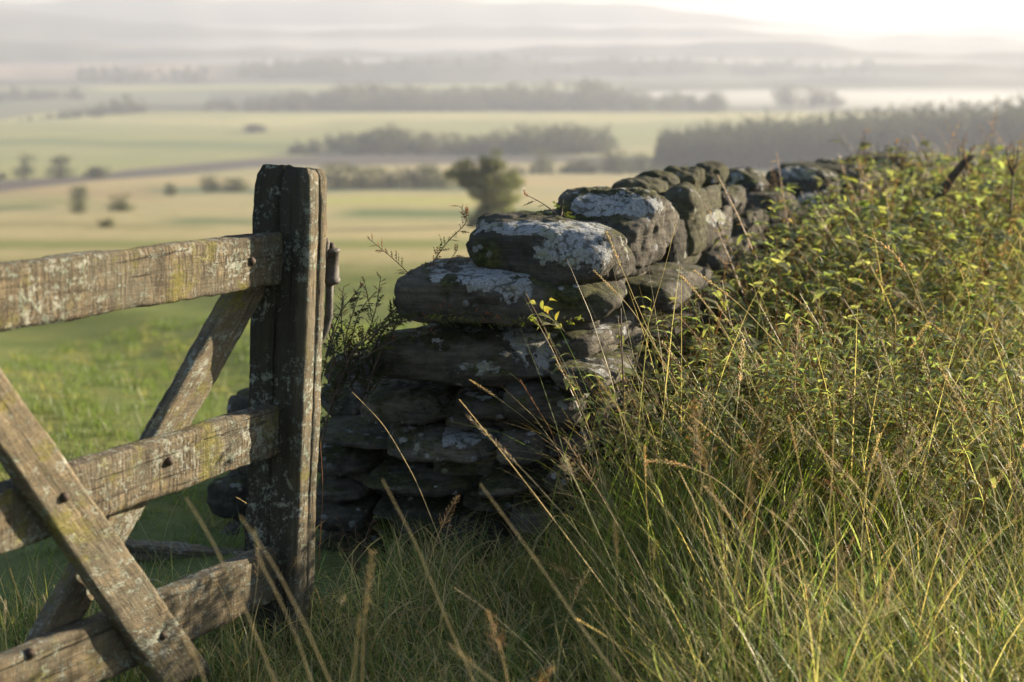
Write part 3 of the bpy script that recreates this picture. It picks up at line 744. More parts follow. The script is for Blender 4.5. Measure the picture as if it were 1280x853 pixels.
# tumbled boulders left of the post and a grey timber on the turf
BL = [((284, 484, 366, 596), 'upright dark boulder just behind the gate post', 4.25), ((260, 580, 352, 646), 'middle dark boulder stacked behind the gate post', 4.2), ((264, 636, 356, 706), 'lowest dark boulder in the grass behind the gate post', 4.15)]
for i, (bb, lab, d) in enumerate(BL):
    o = fit_stone(bb, d, .3, 60 + i, 4, 5, .1, (), (-.05, .1), None, parent='top', name='boulder')
    tag(o, lab, 'boulder', 'tumbled boulders behind the gate post')
tA, tB = P(120, 684, 3.80), P(283, 697, 3.92)
a0 = norm(tB - tA); nn_ = norm(np.cross(a0, Z3)); TL = float(np.linalg.norm(tB - tA)) + .08
cA = [tA + Z3 * .025 + nn_ * .03, tA - Z3 * .03 + nn_ * .03, tA - Z3 * .03 - nn_ * .03, tA + Z3 * .025 - nn_ * .03]
V, Fs, G = loft(cA, [p + a0 * TL for p in cA], n=40, seed=3, jit=.004)
tim = mobj('timber', V, Fs, M_GREY, None, attrs={'gc': ('FLOAT_VECTOR', G)}, origin=tA)
tag(tim, 'bleached grey timber lying low on the turf behind the gate', 'timber')
for s_, w_ in ((.12, .05), (.7, .05)):
    pass

# ------------------------------------------------------------------ foliage builders
def rot_to(d):
    z = norm(d); x = norm(np.cross(z, [.31, .2, .93])); return np.stack([x, np.cross(z, x), z], 1)
def leaf(base, dirn, side, L, Wd, fold=.25, droop=.3, n=3):
    """pointed leaf, two strips folded at the midrib"""
    d = norm(dirn); s = norm(side - d * np.dot(side, d)); u = np.cross(s, d)
    if u[2] < 0: u = -u
    V = []; prof = [0.0, .75, 1.0, .72, 0.0] if n == 4 else [0.05, 1.0, .62, 0.0]
    for i, w in enumerate(prof):
        t = i / (len(prof) - 1); c = base + d * L * t - Z3 * droop * L * t * t
        V += [c - s * w * Wd / 2 + u * fold * w * Wd / 2, c, c + s * w * Wd / 2 + u * fold * w * Wd / 2]
    Q_ = []
    for i in range(len(prof) - 1):
        a_ = i * 3; Q_ += [(a_, a_ + 1, a_ + 4, a_ + 3), (a_ + 1, a_ + 2, a_ + 5, a_ + 4)]
    return np.array(V), np.array(Q_)
def jit_col(c, r, a=.25):
    f = 1 + r.uniform(-a, a); return np.clip(np.array([c[0] * f * (1 + r.uniform(-.15, .15)), c[1] * f, c[2] * f * (1 + r.uniform(-.2, .2))]), 0, 1)

def shoot_proto(r, H, kind):
    """leafy stem; kind 0 lance-leaved herb, 1 bramble spray with toothed leaflets, 2 dry russet herb"""
    a = Acc(); k = 8; bx, by = r.uniform(-.25, .25), r.uniform(-.25, .25)
    pts = np.array([[bx * (i / k) ** 2 * H * 1.3, by * (i / k) ** 2 * H * 1.3, H * (i / k)] for i in range(k + 1)])
    stc = (.16, .11, .055) if kind != 2 else (.22, .13, .075)
    V, q, _ = tube(pts, np.linspace(.0026, .0009, k + 1), 3, False); a.add(V, q, None, stc)
    nl = int(H / (.028 if kind != 1 else .034)); ph = r.uniform(0, 6)
    for i in range(nl):
        t = .12 + .88 * i / nl; p = np.array([np.interp(t, np.linspace(0, 1, k + 1), pts[:, j]) for j in range(3)])
        for m_ in range(2 if kind != 1 else 1):
            an = ph + i * 2.4 + m_ * math.pi; el = r.uniform(.05, .75)
            d = np.array([math.cos(an) * math.cos(el), math.sin(an) * math.cos(el), math.sin(el)]); s = np.array([-math.sin(an), math.cos(an), r.uniform(-.5, .5)])
            if kind == 0:
                L = r.uniform(.022, .06) * (1.15 - .5 * t); c = jit_col((.155, .175, .07), r) if r.random() < .7 else jit_col((.20, .20, .09), r)
                if r.random() < .04: c = jit_col((.24, .14, .06), r)
                V, q = leaf(p, d, s, L, L * r.uniform(.3, .5), .3, r.uniform(.2, .8)); a.add(V, q, None, c)
            elif kind == 1:
                L = r.uniform(.024, .058); c = jit_col((.165, .185, .07), r) if r.random() < .75 else jit_col((.21, .21, .09), r)
                pe = p + d * L * .8
                V, q, _ = tube([p, pe], [.0008, .0006], 3, False); a.add(V, q, None, stc)
                for sg in (-1, 0, 1):
                    dd = norm(d + s * sg * 1.1); V, q = leaf(pe, dd, np.cross(dd, Z3) + np.array([0, 0, r.uniform(-.3, .3)]), L * (1 if sg == 0 else .8), L * .55, .2, r.uniform(.1, .6)); a.add(V, q, None, c)
            else:
                L = r.uniform(.012, .026); c = jit_col((.27, .17, .10), r) if r.random() < .75 else jit_col((.14, .14, .04), r)
                V, q = leaf(p, d, s, L, L * .35, .3, r.uniform(.2, 1.2)); a.add(V, q, None, c)
    return a.arrays()

def seed_stalk(r, H, kind, bend=None, col=None, fine=True):
    """grass culm with a flower head. kind 0 narrow spike, 1 loose panicle, 2 soft drooping plume, 3 bare"""
    a = Acc(); k = 10; an = r.uniform(0, 6.28); b_ = r.uniform(.08, .45) if bend is None else bend
    t = np.linspace(0, 1, k + 1); hx = b_ * H * t ** 2.3
    zz = H * (t - .28 * b_ * t ** 3)
    pts = np.stack([hx * math.cos(an), hx * math.sin(an), zz], -1)
    c = np.array(col if col is not None else jit_col((.64, .53, .36), r, .3))
    cc = np.outer(np.linspace(.45, 1, k + 1), c); cc[:, 1] += np.linspace(.04, 0, k + 1)
    V, q, _ = tube(pts, np.linspace(.0014, .0006, k + 1), 3, False); a.add(V, q, None, np.repeat(cc, 3, 0))
    head(a, pts, r, kind, c, H)
    # one or two stem leaves
    for _ in range(r.randint(0, 2)):
        i = r.randint(2, 6); an2 = r.uniform(0, 6.28); L = r.uniform(.08, .16)
        V, q = blade(pts[i], an2, L, .003, 1.2, 5); a.add(V, q, None, c * np.array([.7, .9, .6]))
    return a.arrays()
def spikelet(a, p, d, L, Wd, c):
    M_ = rot_to(d); B = np.array([(0, 0, 0), (Wd / 2, 0, L * .4), (-Wd / 4, Wd * .43, L * .4), (-Wd / 4, -Wd * .43, L * .4), (0, 0, L)]) @ M_.T + p
    a.add(B, None, [(0, 2, 1), (0, 3, 2), (0, 1, 3), (4, 1, 2), (4, 2, 3), (4, 3, 1)], c)
def head(a, pts, r, kind, c, H, scale=1.0):
    pts = np.asarray(pts); k = len(pts) - 1; seg = np.linalg.norm(np.diff(pts, axis=0), axis=1); cum = np.concatenate([[0], np.cumsum(seg)]); tot = cum[-1]
    def at(s): return np.array([np.interp(s, cum, pts[:, j]) for j in range(3)])
    if kind == 3: return
    hl = {0: .09, 1: .13, 2: .10}[kind] * scale; nn = {0: 30, 1: 36, 2: 44}[kind]
    for i in range(nn):
        s = tot - hl * (1 - i / nn); p = at(s); tg = norm(at(min(tot, s + .005)) - at(s - .006) + 1e-9)
        an = i * 2.399 + r.uniform(-.3, .3); M_ = rot_to(tg); o = M_ @ np.array([math.cos(an), math.sin(an), 0])
        cc = jit_col(c * np.array([1.05, .95, .85]), r, .3)
        if kind == 0: spikelet(a, p + o * .001, norm(tg + o * .35), r.uniform(.005, .009) * scale, .0022 * scale, cc)
        elif kind == 1:
            e = p + norm(tg * .9 + o) * hl * .25 * (1 - i / nn + .15) * r.uniform(.5, 1); V, q, _ = tube([p, e], [.0003, .0003], 3, False); a.add(V, q, None, cc * .8)
            spikelet(a, e, norm(tg + o * .5), r.uniform(.004, .007) * scale, .0019 * scale, cc)
        else: spikelet(a, p + o * .0025 * math.sin(math.pi * i / nn), norm(tg + o * .55), r.uniform(.008, .013) * scale, .0022 * scale, cc)
def blade(base, an, L, Wd, bend, n=6, lean=.2):
    t = np.linspace(0, 1, n + 1); th = lean + bend * t; dz = np.cos(th); dx = np.sin(th)
    x = np.concatenate([[0], np.cumsum((dx[1:] + dx[:-1]) / 2)]) * L / n; z = np.concatenate([[0], np.cumsum((dz[1:] + dz[:-1]) / 2)]) * L / n
    w = Wd / 2 * (1 - t ** 2.2) * (1 - .3 * (1 - t)); ca, sa = math.cos(an), math.sin(an); tw = .6
    c = np.stack([x * ca, x * sa, z], -1) + base; s = np.array([-sa, ca, 0]); V = np.empty((2 * (n + 1), 3)); V[0::2] = c - s * w[:, None]; V[1::2] = c + s * w[:, None]
    i = np.arange(n); q = np.stack([2 * i, 2 * i + 1, 2 * i + 3, 2 * i + 2], -1); return V, q
def blades(base, L, Wd, an, lean, bend, cols, n=5):
    """vectorised ribbons; base Nx3"""
    N = len(base); t = np.linspace(0, 1, n + 1)[None, :]
    th = lean[:, None] + bend[:, None] * t ** 1.4; dx = np.sin(th); dz = np.cos(th)
    cx = np.concatenate([np.zeros((N, 1)), np.cumsum((dx[:, 1:] + dx[:, :-1]) / 2, 1)], 1) * (L / n)[:, None]
    cz = np.concatenate([np.zeros((N, 1)), np.cumsum((dz[:, 1:] + dz[:, :-1]) / 2, 1)], 1) * (L / n)[:, None]
    w = Wd[:, None] / 2 * (1 - t ** 2.4) * (.65 + .35 * np.minimum(1, t * 4)) + .00015
    ca, sa = np.cos(an)[:, None], np.sin(an)[:, None]; tw = rng.uniform(-1.2, 1.2, N)[:, None] * t + rng.uniform(-.9, .9, N)[:, None]
    px = base[:, 0:1] + cx * ca; py = base[:, 1:2] + cx * sa; pz = base[:, 2:3] + cz
    sx, sy = -sa * np.cos(tw) + ca * np.sin(tw) * .6, ca * np.cos(tw) + sa * np.sin(tw) * .6
    V = np.empty((N, n + 1, 2, 3), np.float32)
    V[:, :, 0, 0] = px - sx * w; V[:, :, 0, 1] = py - sy * w; V[:, :, 0, 2] = pz
    V[:, :, 1, 0] = px + sx * w; V[:, :, 1, 1] = py + sy * w; V[:, :, 1, 2] = pz + w * .3
    i = np.arange(n); q = np.stack([2 * i, 2 * i + 1, 2 * i + 3, 2 * i + 2], -1)
    Q_ = (q[None] + (np.arange(N) * 2 * (n + 1))[:, None, None]).reshape(-1, 4)
    Cc = np.broadcast_to(cols[:, None, None, :] * 1.0, (N, n + 1, 2, 3)).reshape(-1, 3)
    return V.reshape(-1, 3), Q_, Cc
def scatter(acc, protos_, pos, yaw, scl, lx, ly, tint):
    """copies of prototype clumps merged into one mesh: lx, ly lean (shear) of each"""
    which = rng.integers(0, len(protos_), len(pos))
    for k, (V, Q_, T_, C_) in enumerate(protos_):
        idx = np.where(which == k)[0]
        if not len(idx): continue
        c, s = np.cos(yaw[idx])[:, None], np.sin(yaw[idx])[:, None]; sc = scl[idx][:, None]
        x = (V[None, :, 0] * c - V[None, :, 1] * s) * sc; y = (V[None, :, 0] * s + V[None, :, 1] * c) * sc; z = V[None, :, 2] * sc
        x = x + lx[idx][:, None] * z; y = y + ly[idx][:, None] * z
        W_ = np.stack([x + pos[idx, 0:1], y + pos[idx, 1:2], z + pos[idx, 2:3]], -1).reshape(-1, 3)
        offs = (np.arange(len(idx)) * len(V))[:, None, None]
        Cn = (C_[None] * tint[idx][:, None, :]).reshape(-1, 3)
        acc.add(W_, (Q_[None] + offs).reshape(-1, 4) if len(Q_) else None, (T_[None] + offs).reshape(-1, 3) if len(T_) else None, Cn)
def side_q(x, y): return (x - W0[0]) * WP[0] + (y - W0[1]) * WP[1]
def along(x, y): return (x - W0[0]) * WD[0] + (y - W0[1]) * WD[1]
def in_wall(x, y): return (along(x, y) > -.02) & (side_q(x, y) > -.66) & (side_q(x, y) < .02)
def sample(n, x0, x1, y0, y1, keep):
    x = rng.uniform(x0, x1, n); y = rng.uniform(y0, y1, n); k = keep(x, y); return x[k], y[k]
def in_view(x, y, m=.35): return np.abs(x) < y * .36 + m
def lownoise(x, y, f, s=0.0):
    return .5 + .25 * (np.sin(x * f + 1.3 * np.sin(y * f * .7 + s)) + np.sin(y * f * 1.1 + 1.7 * np.sin(x * f * .8 - s)))

# ---- grass
PAST = np.array([.135, .16, .06])
GREEN = np.array([.135, .175, .05]); BLUEG = np.array([.09, .14, .06]); STRAW = np.array([.42, .33, .18]); YEL = np.array([.20, .22, .07])
def grass_cols(n, straw=.2, yel=.3, k=1.4):
    u = rng.random(n)[:, None]; c = np.where(u < straw, STRAW, np.where(u < straw + yel, YEL, np.where(u < straw + yel + .25, BLUEG, GREEN)))
    return c * k * rng.uniform(.65, 1.3, (n, 1)) * rng.uniform(.9, 1.1, (n, 3))
def grass_patch(name, n, area, keep, Lr, Wr, straw, yel, label, bend=(.2, 2.3), tuft=True, bias=0.0, hf=None):
    x, y = sample(n, *area, keep)
    if tuft:
        m_ = max(1, len(x) // 14); cx_, cy_ = x[:m_].copy(), y[:m_].copy(); pick = rng.integers(0, m_, len(x)); mixm = rng.random(len(x)) < .7
        x = np.where(mixm, cx_[pick] + rng.normal(0, .03, len(x)), x); y = np.where(mixm, cy_[pick] + rng.normal(0, .03, len(x)), y)
        k = keep(x, y); x, y = x[k], y[k]
    N = len(x); base = np.stack([x, y, ground(x, y) - .01], -1)
    L = rng.uniform(*Lr, N) * (.75 + .5 * lownoise(x, y, 4.0, 1)) * (hf(x, y) if hf else 1); an = rng.uniform(0, 2 * np.pi, N)
    an = np.where(rng.random(N) < bias, rng.normal(math.pi * .85, .5, N), an)
    V, Q_, C_ = blades(base, L, rng.uniform(*Wr, N), an, rng.uniform(.02, .35, N), rng.uniform(*bend, N), (grass_cols(N, straw, yel) if yel > 0 else PAST * rng.uniform(.7, 1.25, (N, 1))), 6)
    a = Acc(); a.add(V, Q_, None, C_); o = a.obj(name, M_GRASS); return tag(o, label, 'grass', None, 'stuff')
def keepfg(x, y): return in_view(x, y) & ~in_wall(x, y) & ((along(x, y) < .25) | (side_q(x, y) > 0)) & ~((x < -.35) & (y > 3.3 + .0)) & (y > 1.9)
grass_patch('long_grass', 46000, (-1.6, 2.2, 1.95, 4.3), keepfg, (.20, .50), (.0016, .0042), .33, .27, 'long green grass growing in front of the wall and gate', bias=.35,
            hf=lambda x, y: .40 + .6 * sstep(x + .12 * (y - 3), .05, .45))
grass_patch('matted_thatch', 14000, (-.6, 2.4, 2.2, 4.4), keepfg, (.10, .30), (.0015, .004), .72, .1, 'matted dead grass lying between the green blades', bend=(1.2, 3.2))
def keepmid(x, y): return in_view(x, y) & (side_q(x, y) > .05)
grass_patch('tall_grass', 24000, (.2, 4.5, 3.2, 9.0), keepmid, (.42, .86), (.0014, .0036), .62, .2, 'tall mixed grass growing through the scrub right of the wall', bias=.3)
def keeppast(x, y): return in_view(x, y, .5) & (side_q(x, y) < -.62) & (y > 3.45)
grass_patch('pasture_grass', 42000, (-4.6, 1.8, 3.4, 7.5), keeppast, (.02, .055), (.002, .0045), .0, .0, 'short grazed turf behind the gate')

x, y = sample(900, -4.2, 1.2, 3.9, 15, keeppast); x = np.repeat(x, 34); y = np.repeat(y, 34); N = len(x); x = x + rng.normal(0, .045, N); y = y + rng.normal(0, .045, N)
u_ = np.repeat(rng.random((N // 34, 1)), 34, 0)
V, Q_, C_ = blades(np.stack([x, y, ground(x, y) - .01], -1), rng.uniform(.04, .12, N) * (.6 + u_[:, 0]), rng.uniform(.003, .006, N), rng.uniform(0, 6.28, N), rng.uniform(.1, .7, N), rng.uniform(.2, 1.4, N), np.where(u_ < .35, [[.26, .24, .11]], [[.12, .17, .055]]) * rng.uniform(.8, 1.2, (N, 1)), 4)
a = Acc(); a.add(V, Q_, None, C_); tag(a.obj('pasture_tufts', M_GRASS), 'rough tufts dotted over the grazed pasture behind the gate', 'grass', None, 'stuff')

# ---- leafy scrub right of the wall
pr0 = [shoot_proto(random.Random(200 + i), 1.0 * random.Random(i).uniform(.6, .75), 0) for i in range(7)]
pr1 = [shoot_proto(random.Random(300 + i), random.Random(i).uniform(.5, .65), 1) for i in range(6)]
pr2 = [shoot_proto(random.Random(400 + i), random.Random(i).uniform(.5, .8), 2) for i in range(5)]
def veg_h(x, y):
    d = np.hypot(x, y); top = np.interp(d, [2.6, 3.3, 3.8, 4.5, 6, 9, 12], [-1.14, -1.02, -.88, -.74, -.68, -.78, -.95])
    return np.clip((top - ground(x, y)), .2, 2) * (.86 + .28 * lownoise(x, y, 2.3, .5))
def scrub(name, protos_, n, area, keep, label, hs=(.6, 1.05), tint=None, lean=.16):
    ph_ = float(np.mean([p[0][:, 2].max() for p in protos_]))
    x, y = sample(n, *area, keep); N = len(x); pos = np.stack([x, y, ground(x, y)], -1); a = Acc()
    s = veg_h(x, y) * rng.uniform(*hs, N) / ph_
    ti = rng.uniform(.85, 1.6, (N, 1)) * np.ones((N, 3))
    scatter(a, protos_, pos, rng.uniform(0, 6.28, N), s, rng.normal(-.08, lean, N), rng.normal(0, lean, N), ti)
    o = a.obj(name, M_LEAF); return tag(o, label, 'scrub', None, 'stuff')
def keepscrub(x, y): return in_view(x, y, .6) & (side_q(x, y) > .08) & (np.hypot(x, y) > 3.12 + .3 * lownoise(x, y, 3))
scrub('leafy_scrub', pr0, 7500, (.1, 5.2, 3.2, 12), keepscrub, 'leafy green herbs crowding against the right side of the wall')
scrub('bramble_scrub', pr1, 6500, (.1, 5.2, 3.3, 12), lambda x, y: keepscrub(x, y) & (lownoise(x, y, 1.6, 2) > .42), 'yellow-green bramble leaves spilling along the wall')
scrub('dry_scrub', pr2, 2300, (.1, 6, 3.0, 12), lambda x, y: keepscrub(x, y) & (lownoise(x, y, 1.3, 4) > .36), 'russet dried herb stems among the scrub', (.8, 1.15))

scrub('russet_scrub', pr2, 700, (1.6, 6, 5, 12), lambda x, y: in_view(x, y, .6) & (side_q(x, y) > .6 + .5 * rng.random(len(x))), 'russet seeding herbs along the top of the scrub at the far right', (.9, 1.22), lean=.2)

def flank(name, protos_, n, label):
    s_ = rng.uniform(.25, 6.5, n); q = rng.uniform(.06, .75, n) ** 1.0; x = W0[0] + WD[0] * s_ + WP[0] * q; y = W0[1] + WD[1] * s_ + WP[1] * q
    g = ground(x, y); top = np.interp(s_, [.25, .7, 1.2, 2, 3.2, 5, 6.5], [-.88, -.80, -.69, -.61, -.60, -.64, -.72]) - .10 * q
    H = np.clip(top - g, .2, 2) * rng.uniform(.7, 1.06, n) / float(np.mean([p[0][:, 2].max() for p in protos_])); a = Acc()
    scatter(a, protos_, np.stack([x, y, g], -1), rng.uniform(0, 6.28, n), H, rng.normal(-.05, .12, n), rng.normal(0, .12, n), rng.uniform(.85, 1.5, (n, 1)) * np.ones((n, 3)))
    tag(a.obj(name, M_LEAF), label, 'scrub', None, 'stuff')
flank('wall_herbs', pr0, 900, 'leafy green stems leaning on the right flank of the wall')
flank('wall_brambles', pr1, 750, 'bramble sprays reaching up to the cope stones of the wall')

# leafy shoots standing before the corner of the wall end
x = np.concatenate([rng.uniform(.26, .45, 12), rng.uniform(.45, 1.15, 170)]); y = np.concatenate([rng.uniform(3.3, 3.56, 12), rng.uniform(3.2, 3.8, 170)]); k = ~in_wall(x, y); x, y = x[k], y[k]; N = len(x); a = Acc()
scatter(a, pr0, np.stack([x, y, ground(x, y)], -1), rng.uniform(0, 6.28, N), rng.uniform(.8, 1.12, N), rng.normal(-.05, .10, N), rng.normal(0, .10, N), rng.uniform(1, 1.5, (N, 1)) * np.ones((N, 3)))
tag(a.obj('leafy_shoots', M_LEAF), 'upright leafy shoots before the sunlit corner of the wall end', 'herbs', None, 'stuff')

# ---- seeding grass stalks
sp_ = [seed_stalk(random.Random(500 + i), random.Random(i).uniform(.6, .8), [0, 1, 1, 2, 3, 1, 0][i % 7]) for i in range(16)]
WH = None
def stalks(name, n, area, keep, hs, label, lean=.3):
    x, y = sample(n, *area, keep); N = len(x); pos = np.stack([x, y, ground(x, y)], -1); a = Acc()
    scatter(a, sp_, pos, rng.uniform(0, 6.28, N), rng.uniform(*hs, N), rng.normal(-.14, lean, N), rng.normal(0, lean, N), rng.uniform(.6, 1.15, (N, 1)) * np.ones((N, 3)))
    return tag(a.obj(name, M_DRY), label, 'grass', None, 'stuff')
stalks('seeding_grass', 2200, (-.2, 3.4, 2.4, 5.2), lambda x, y: in_view(x, y) & (side_q(x, y) > .0) & (x > .32) | (in_view(x, y) & (x > .5) & (y < 3.6)), (.5, 1.1), 'dry seeding grass stalks standing over the long grass', .28)
stalks('far_seeding_grass', 1700, (.6, 5.5, 4.8, 12), keepmid, (.8, 1.3), 'dry seeding grass among the scrub farther along the wall')
stalks('sparse_grass_stalks', 40, (-1.3, .3, 2.3, 3.4), lambda x, y: in_view(x, y), (.35, .75), 'thin dry stalks in the shade at the foot of the wall', .35)

# ------------------------------------------------------------------ single stalks that stand out
def stalk_thing(pts, depth, kind, label, col=(.42, .31, .17), r0=.0013, hscale=1.0, seed=1, group='grass stalks that stand clear of the rest', depth2=None):
    r = random.Random(seed); depth2 = depth if depth2 is None else depth2
    k = len(pts); W_ = np.array([P(p[0], p[1], depth + (depth2 - depth) * i / (k - 1)) for i, p in enumerate(pts)])
    # smooth curve through the points
    cum = np.concatenate([[0], np.cumsum(np.linalg.norm(np.diff(W_, axis=0), axis=1))]); tt = np.linspace(0, cum[-1], 26)
    C3 = np.stack([np.interp(tt, cum, W_[:, j]) for j in range(3)], -1)
    for _ in range(5): C3[1:-1] = (C3[:-2] + 2 * C3[1:-1] + C3[2:]) / 4
    b0 = C3[0]; g = gz(b0[0], b0[1])
    if b0[2] > g + .02:
        d0 = norm(C3[0] - C3[3]); d0[2] = min(d0[2], -.8); d0 = norm(d0); L = (b0[2] - g) / -d0[2]; root = b0 + d0 * L
        C3 = np.vstack([root, (root + b0) / 2, C3])
    t = empty('grass_stalk', C3[0], label, 'grass stalk', group)
    a = Acc(); n_ = len(C3); cc = np.outer(np.linspace(.7, 1, n_), col); V, q, tr = tube(C3, np.linspace(r0 * 1.3, r0 * .55, n_), 5, False); a.add(V, q, None, np.repeat(cc, 5, 0)); a.obj('stem', M_DRY, t)
    if kind != 3:
        a = Acc(); head(a, C3, r, kind, np.array(col), 1, hscale); a.obj('seed_head', M_DRY, t)
    return t
HERO = [
    ([(1196, 560), (1192, 515), (1178, 460), (1160, 405), (1140, 350), (1112, 305), (1080, 294)], 3.2, 0, 'tall arching grass head curving left over the scrub, upper right', 1.5),
    ([(1130, 560), (1140, 490), (1150, 450), (1172, 392)], 3.15, 0, 'dark purplish grass spike crossing the tall arching grass head', .9),
    ([(900, 620), (850, 500), (800, 390), (758, 290)], 3.35, 0, 'straight tan stalk leaning left against the lit side of the wall', 1.0),
    ([(905, 560), (840, 470), (790, 385), (742, 338)], 3.4, 0, 'pale stalk bending left just below the lichen topped block', .9),
    ([(770, 560), (800, 440), (830, 340), (845, 280)], 3.5, 3, 'thin straw stalk rising right in front of the squared cope block', 1.0),
    ([(1000, 620), (950, 500), (900, 400), (852, 345)], 3.3, 0, 'slender straw stalk beside the long lit side stone', 1.0),
    ([(1040, 560), (990, 450), (925, 380), (885, 350), (866, 338)], 3.3, 0, 'stalk with a feathery head just right of the wall side stones', 1.2),
    ([(1010, 760), (960, 660), (900, 600), (850, 578), (806, 576)], 2.8, 2, 'pale grass plume arching flat to the left above the long grass', 1.0),
    ([(1130, 800), (1110, 700), (1080, 640), (1030, 600)], 2.9, 2, 'pinkish grass plume leaning left in the middle of the long grass', .7),
    ([(760, 660), (745, 560), (715, 480), (695, 455)], 3.3, 0, 'thin brown stalk before the dark stones of the wall corner', .9),
    ([(560, 700), (520, 600), (480, 530), (455, 505), (440, 490)], 3.3, 3, 'fine leaning stem crossing the oval stone of the wall end', .9),
    ([(720, 640), (690, 540), (650, 475)], 3.35, 0, 'reddish stalk in front of the small square wall stone', .8),
    ([(452, 860), (454, 790), (462, 715), (465, 690)], 1.55, 2, 'blurred brown plume close to the viewer before the foot of the wall', 1.0),
    ([(440, 862), (446, 800), (450, 768)], 1.5, 2, 'blurred short seed tuft under the brown plume', .35),
    ([(600, 870), (560, 780), (520, 680), (478, 600)], 1.6, 3, 'blurred tan stem leaning left across the lowest wall stones', 1.0),
    ([(790, 870), (730, 790), (670, 700), (600, 605)], 1.6, 3, 'longest blurred tan stem leaning left, right of the wall foot', 1.0),
    ([(420, 870), (380, 780), (345, 710), (300, 645)], 1.45, 3, 'blurred tan stem leaning left before the end post base', 1.0),
    ([(350, 870), (310, 770), (262, 670), (232, 622)], 1.5, 3, 'blurred straw stem leaning left over the bottom rail', 1.0),
    ([(395, 870), (372, 800), (340, 730), (322, 700), (318, 660)], 1.5, 3, 'second blurred stem beside the end post base', 1.0),
    ([(262, 870), (248, 830), (228, 795)], 1.4, 2, 'blurred pale tuft in front of the front brace foot', .5),
    ([(640, 870), (590, 830), (562, 806)], 1.45, 2, 'blurred brown tuft at the bottom of the picture under the wall', .5),
    ([(765, 870), (768, 780), (772, 700), (768, 650)], 1.9, 2, 'blurred upright seed head right of the wall foot', .7),
    ([(1040, 870), (1044, 780), (1050, 700), (1046, 655)], 1.9, 2, 'blurred bushy seed head low in the right-hand grass', .8),
    ([(240, 800), (226, 745), (205, 728), (186, 722), (178, 730)], 2.95, 0, 'small white grass head nodding left over the bottom rail', .5),
    ([(395, 760), (400, 680), (404, 610), (400, 545)], 3.3, 0, 'orange stem with a small tip rising beside the end post', .35),
    ([(1250, 640), (1225, 520), (1200, 430), (1158, 400)], 3.6, 0, 'grass head bending left near the right edge behind the arching one', 1.0),
    ([(1215, 500), (1217, 420), (1212, 370), (1200, 338)], 3.9, 0, 'hazy upright grass head right of the arching one', .9),
    ([(1075, 600), (1050, 480), (1030, 420), (1000, 372), (985, 366)], 3.8, 0, 'grass head drooping left in the middle of the scrub', 1.0),
]
for i, (pts, d, kd, lab, hs) in enumerate(HERO):
    colr = (.66, .54, .36)
    if 'blurred' in lab: colr = (.36, .30, .19)
    if 'purplish' in lab: colr = (.16, .09, .08)
    if 'white' in lab: colr = (.6, .58, .52)
    if 'orange' in lab or 'reddish' in lab or 'pinkish' in lab: colr = (.36, .18, .09)
    near = 'blurred' in lab
    if near: d *= 1.28
    stalk_thing(pts, d, kd, lab, colr, .0009 if near else .0010, hs, i, 'blurred grass stalks close to the viewer' if near else 'grass stalks that stand clear of the rest')

# green blades standing bright in front of the wall corner
a = Acc(); N = 230; x = np.concatenate([rng.normal(.27, .10, 230), rng.uniform(.3, .9, 800)]); y = np.concatenate([rng.uniform(3.0, 3.5, 230), rng.uniform(3.1, 3.6, 800)]); N = len(x)
V, Q_, C_ = blades(np.stack([x, y, ground(x, y) - .01], -1), rng.uniform(.25, .58, N), rng.uniform(.0025, .0050, N), rng.uniform(-.6, .8, N), rng.uniform(.0, .22, N), rng.uniform(.1, .8, N), np.tile([.20, .26, .035], (N, 1)) * rng.uniform(.7, 1.2, (N, 1)), 8)
a.add(V, Q_, None, C_); tag(a.obj('grass_tuft', M_GRASS), 'bright green tuft of tall grass before the right corner of the wall end', 'grass', None, 'stuff')

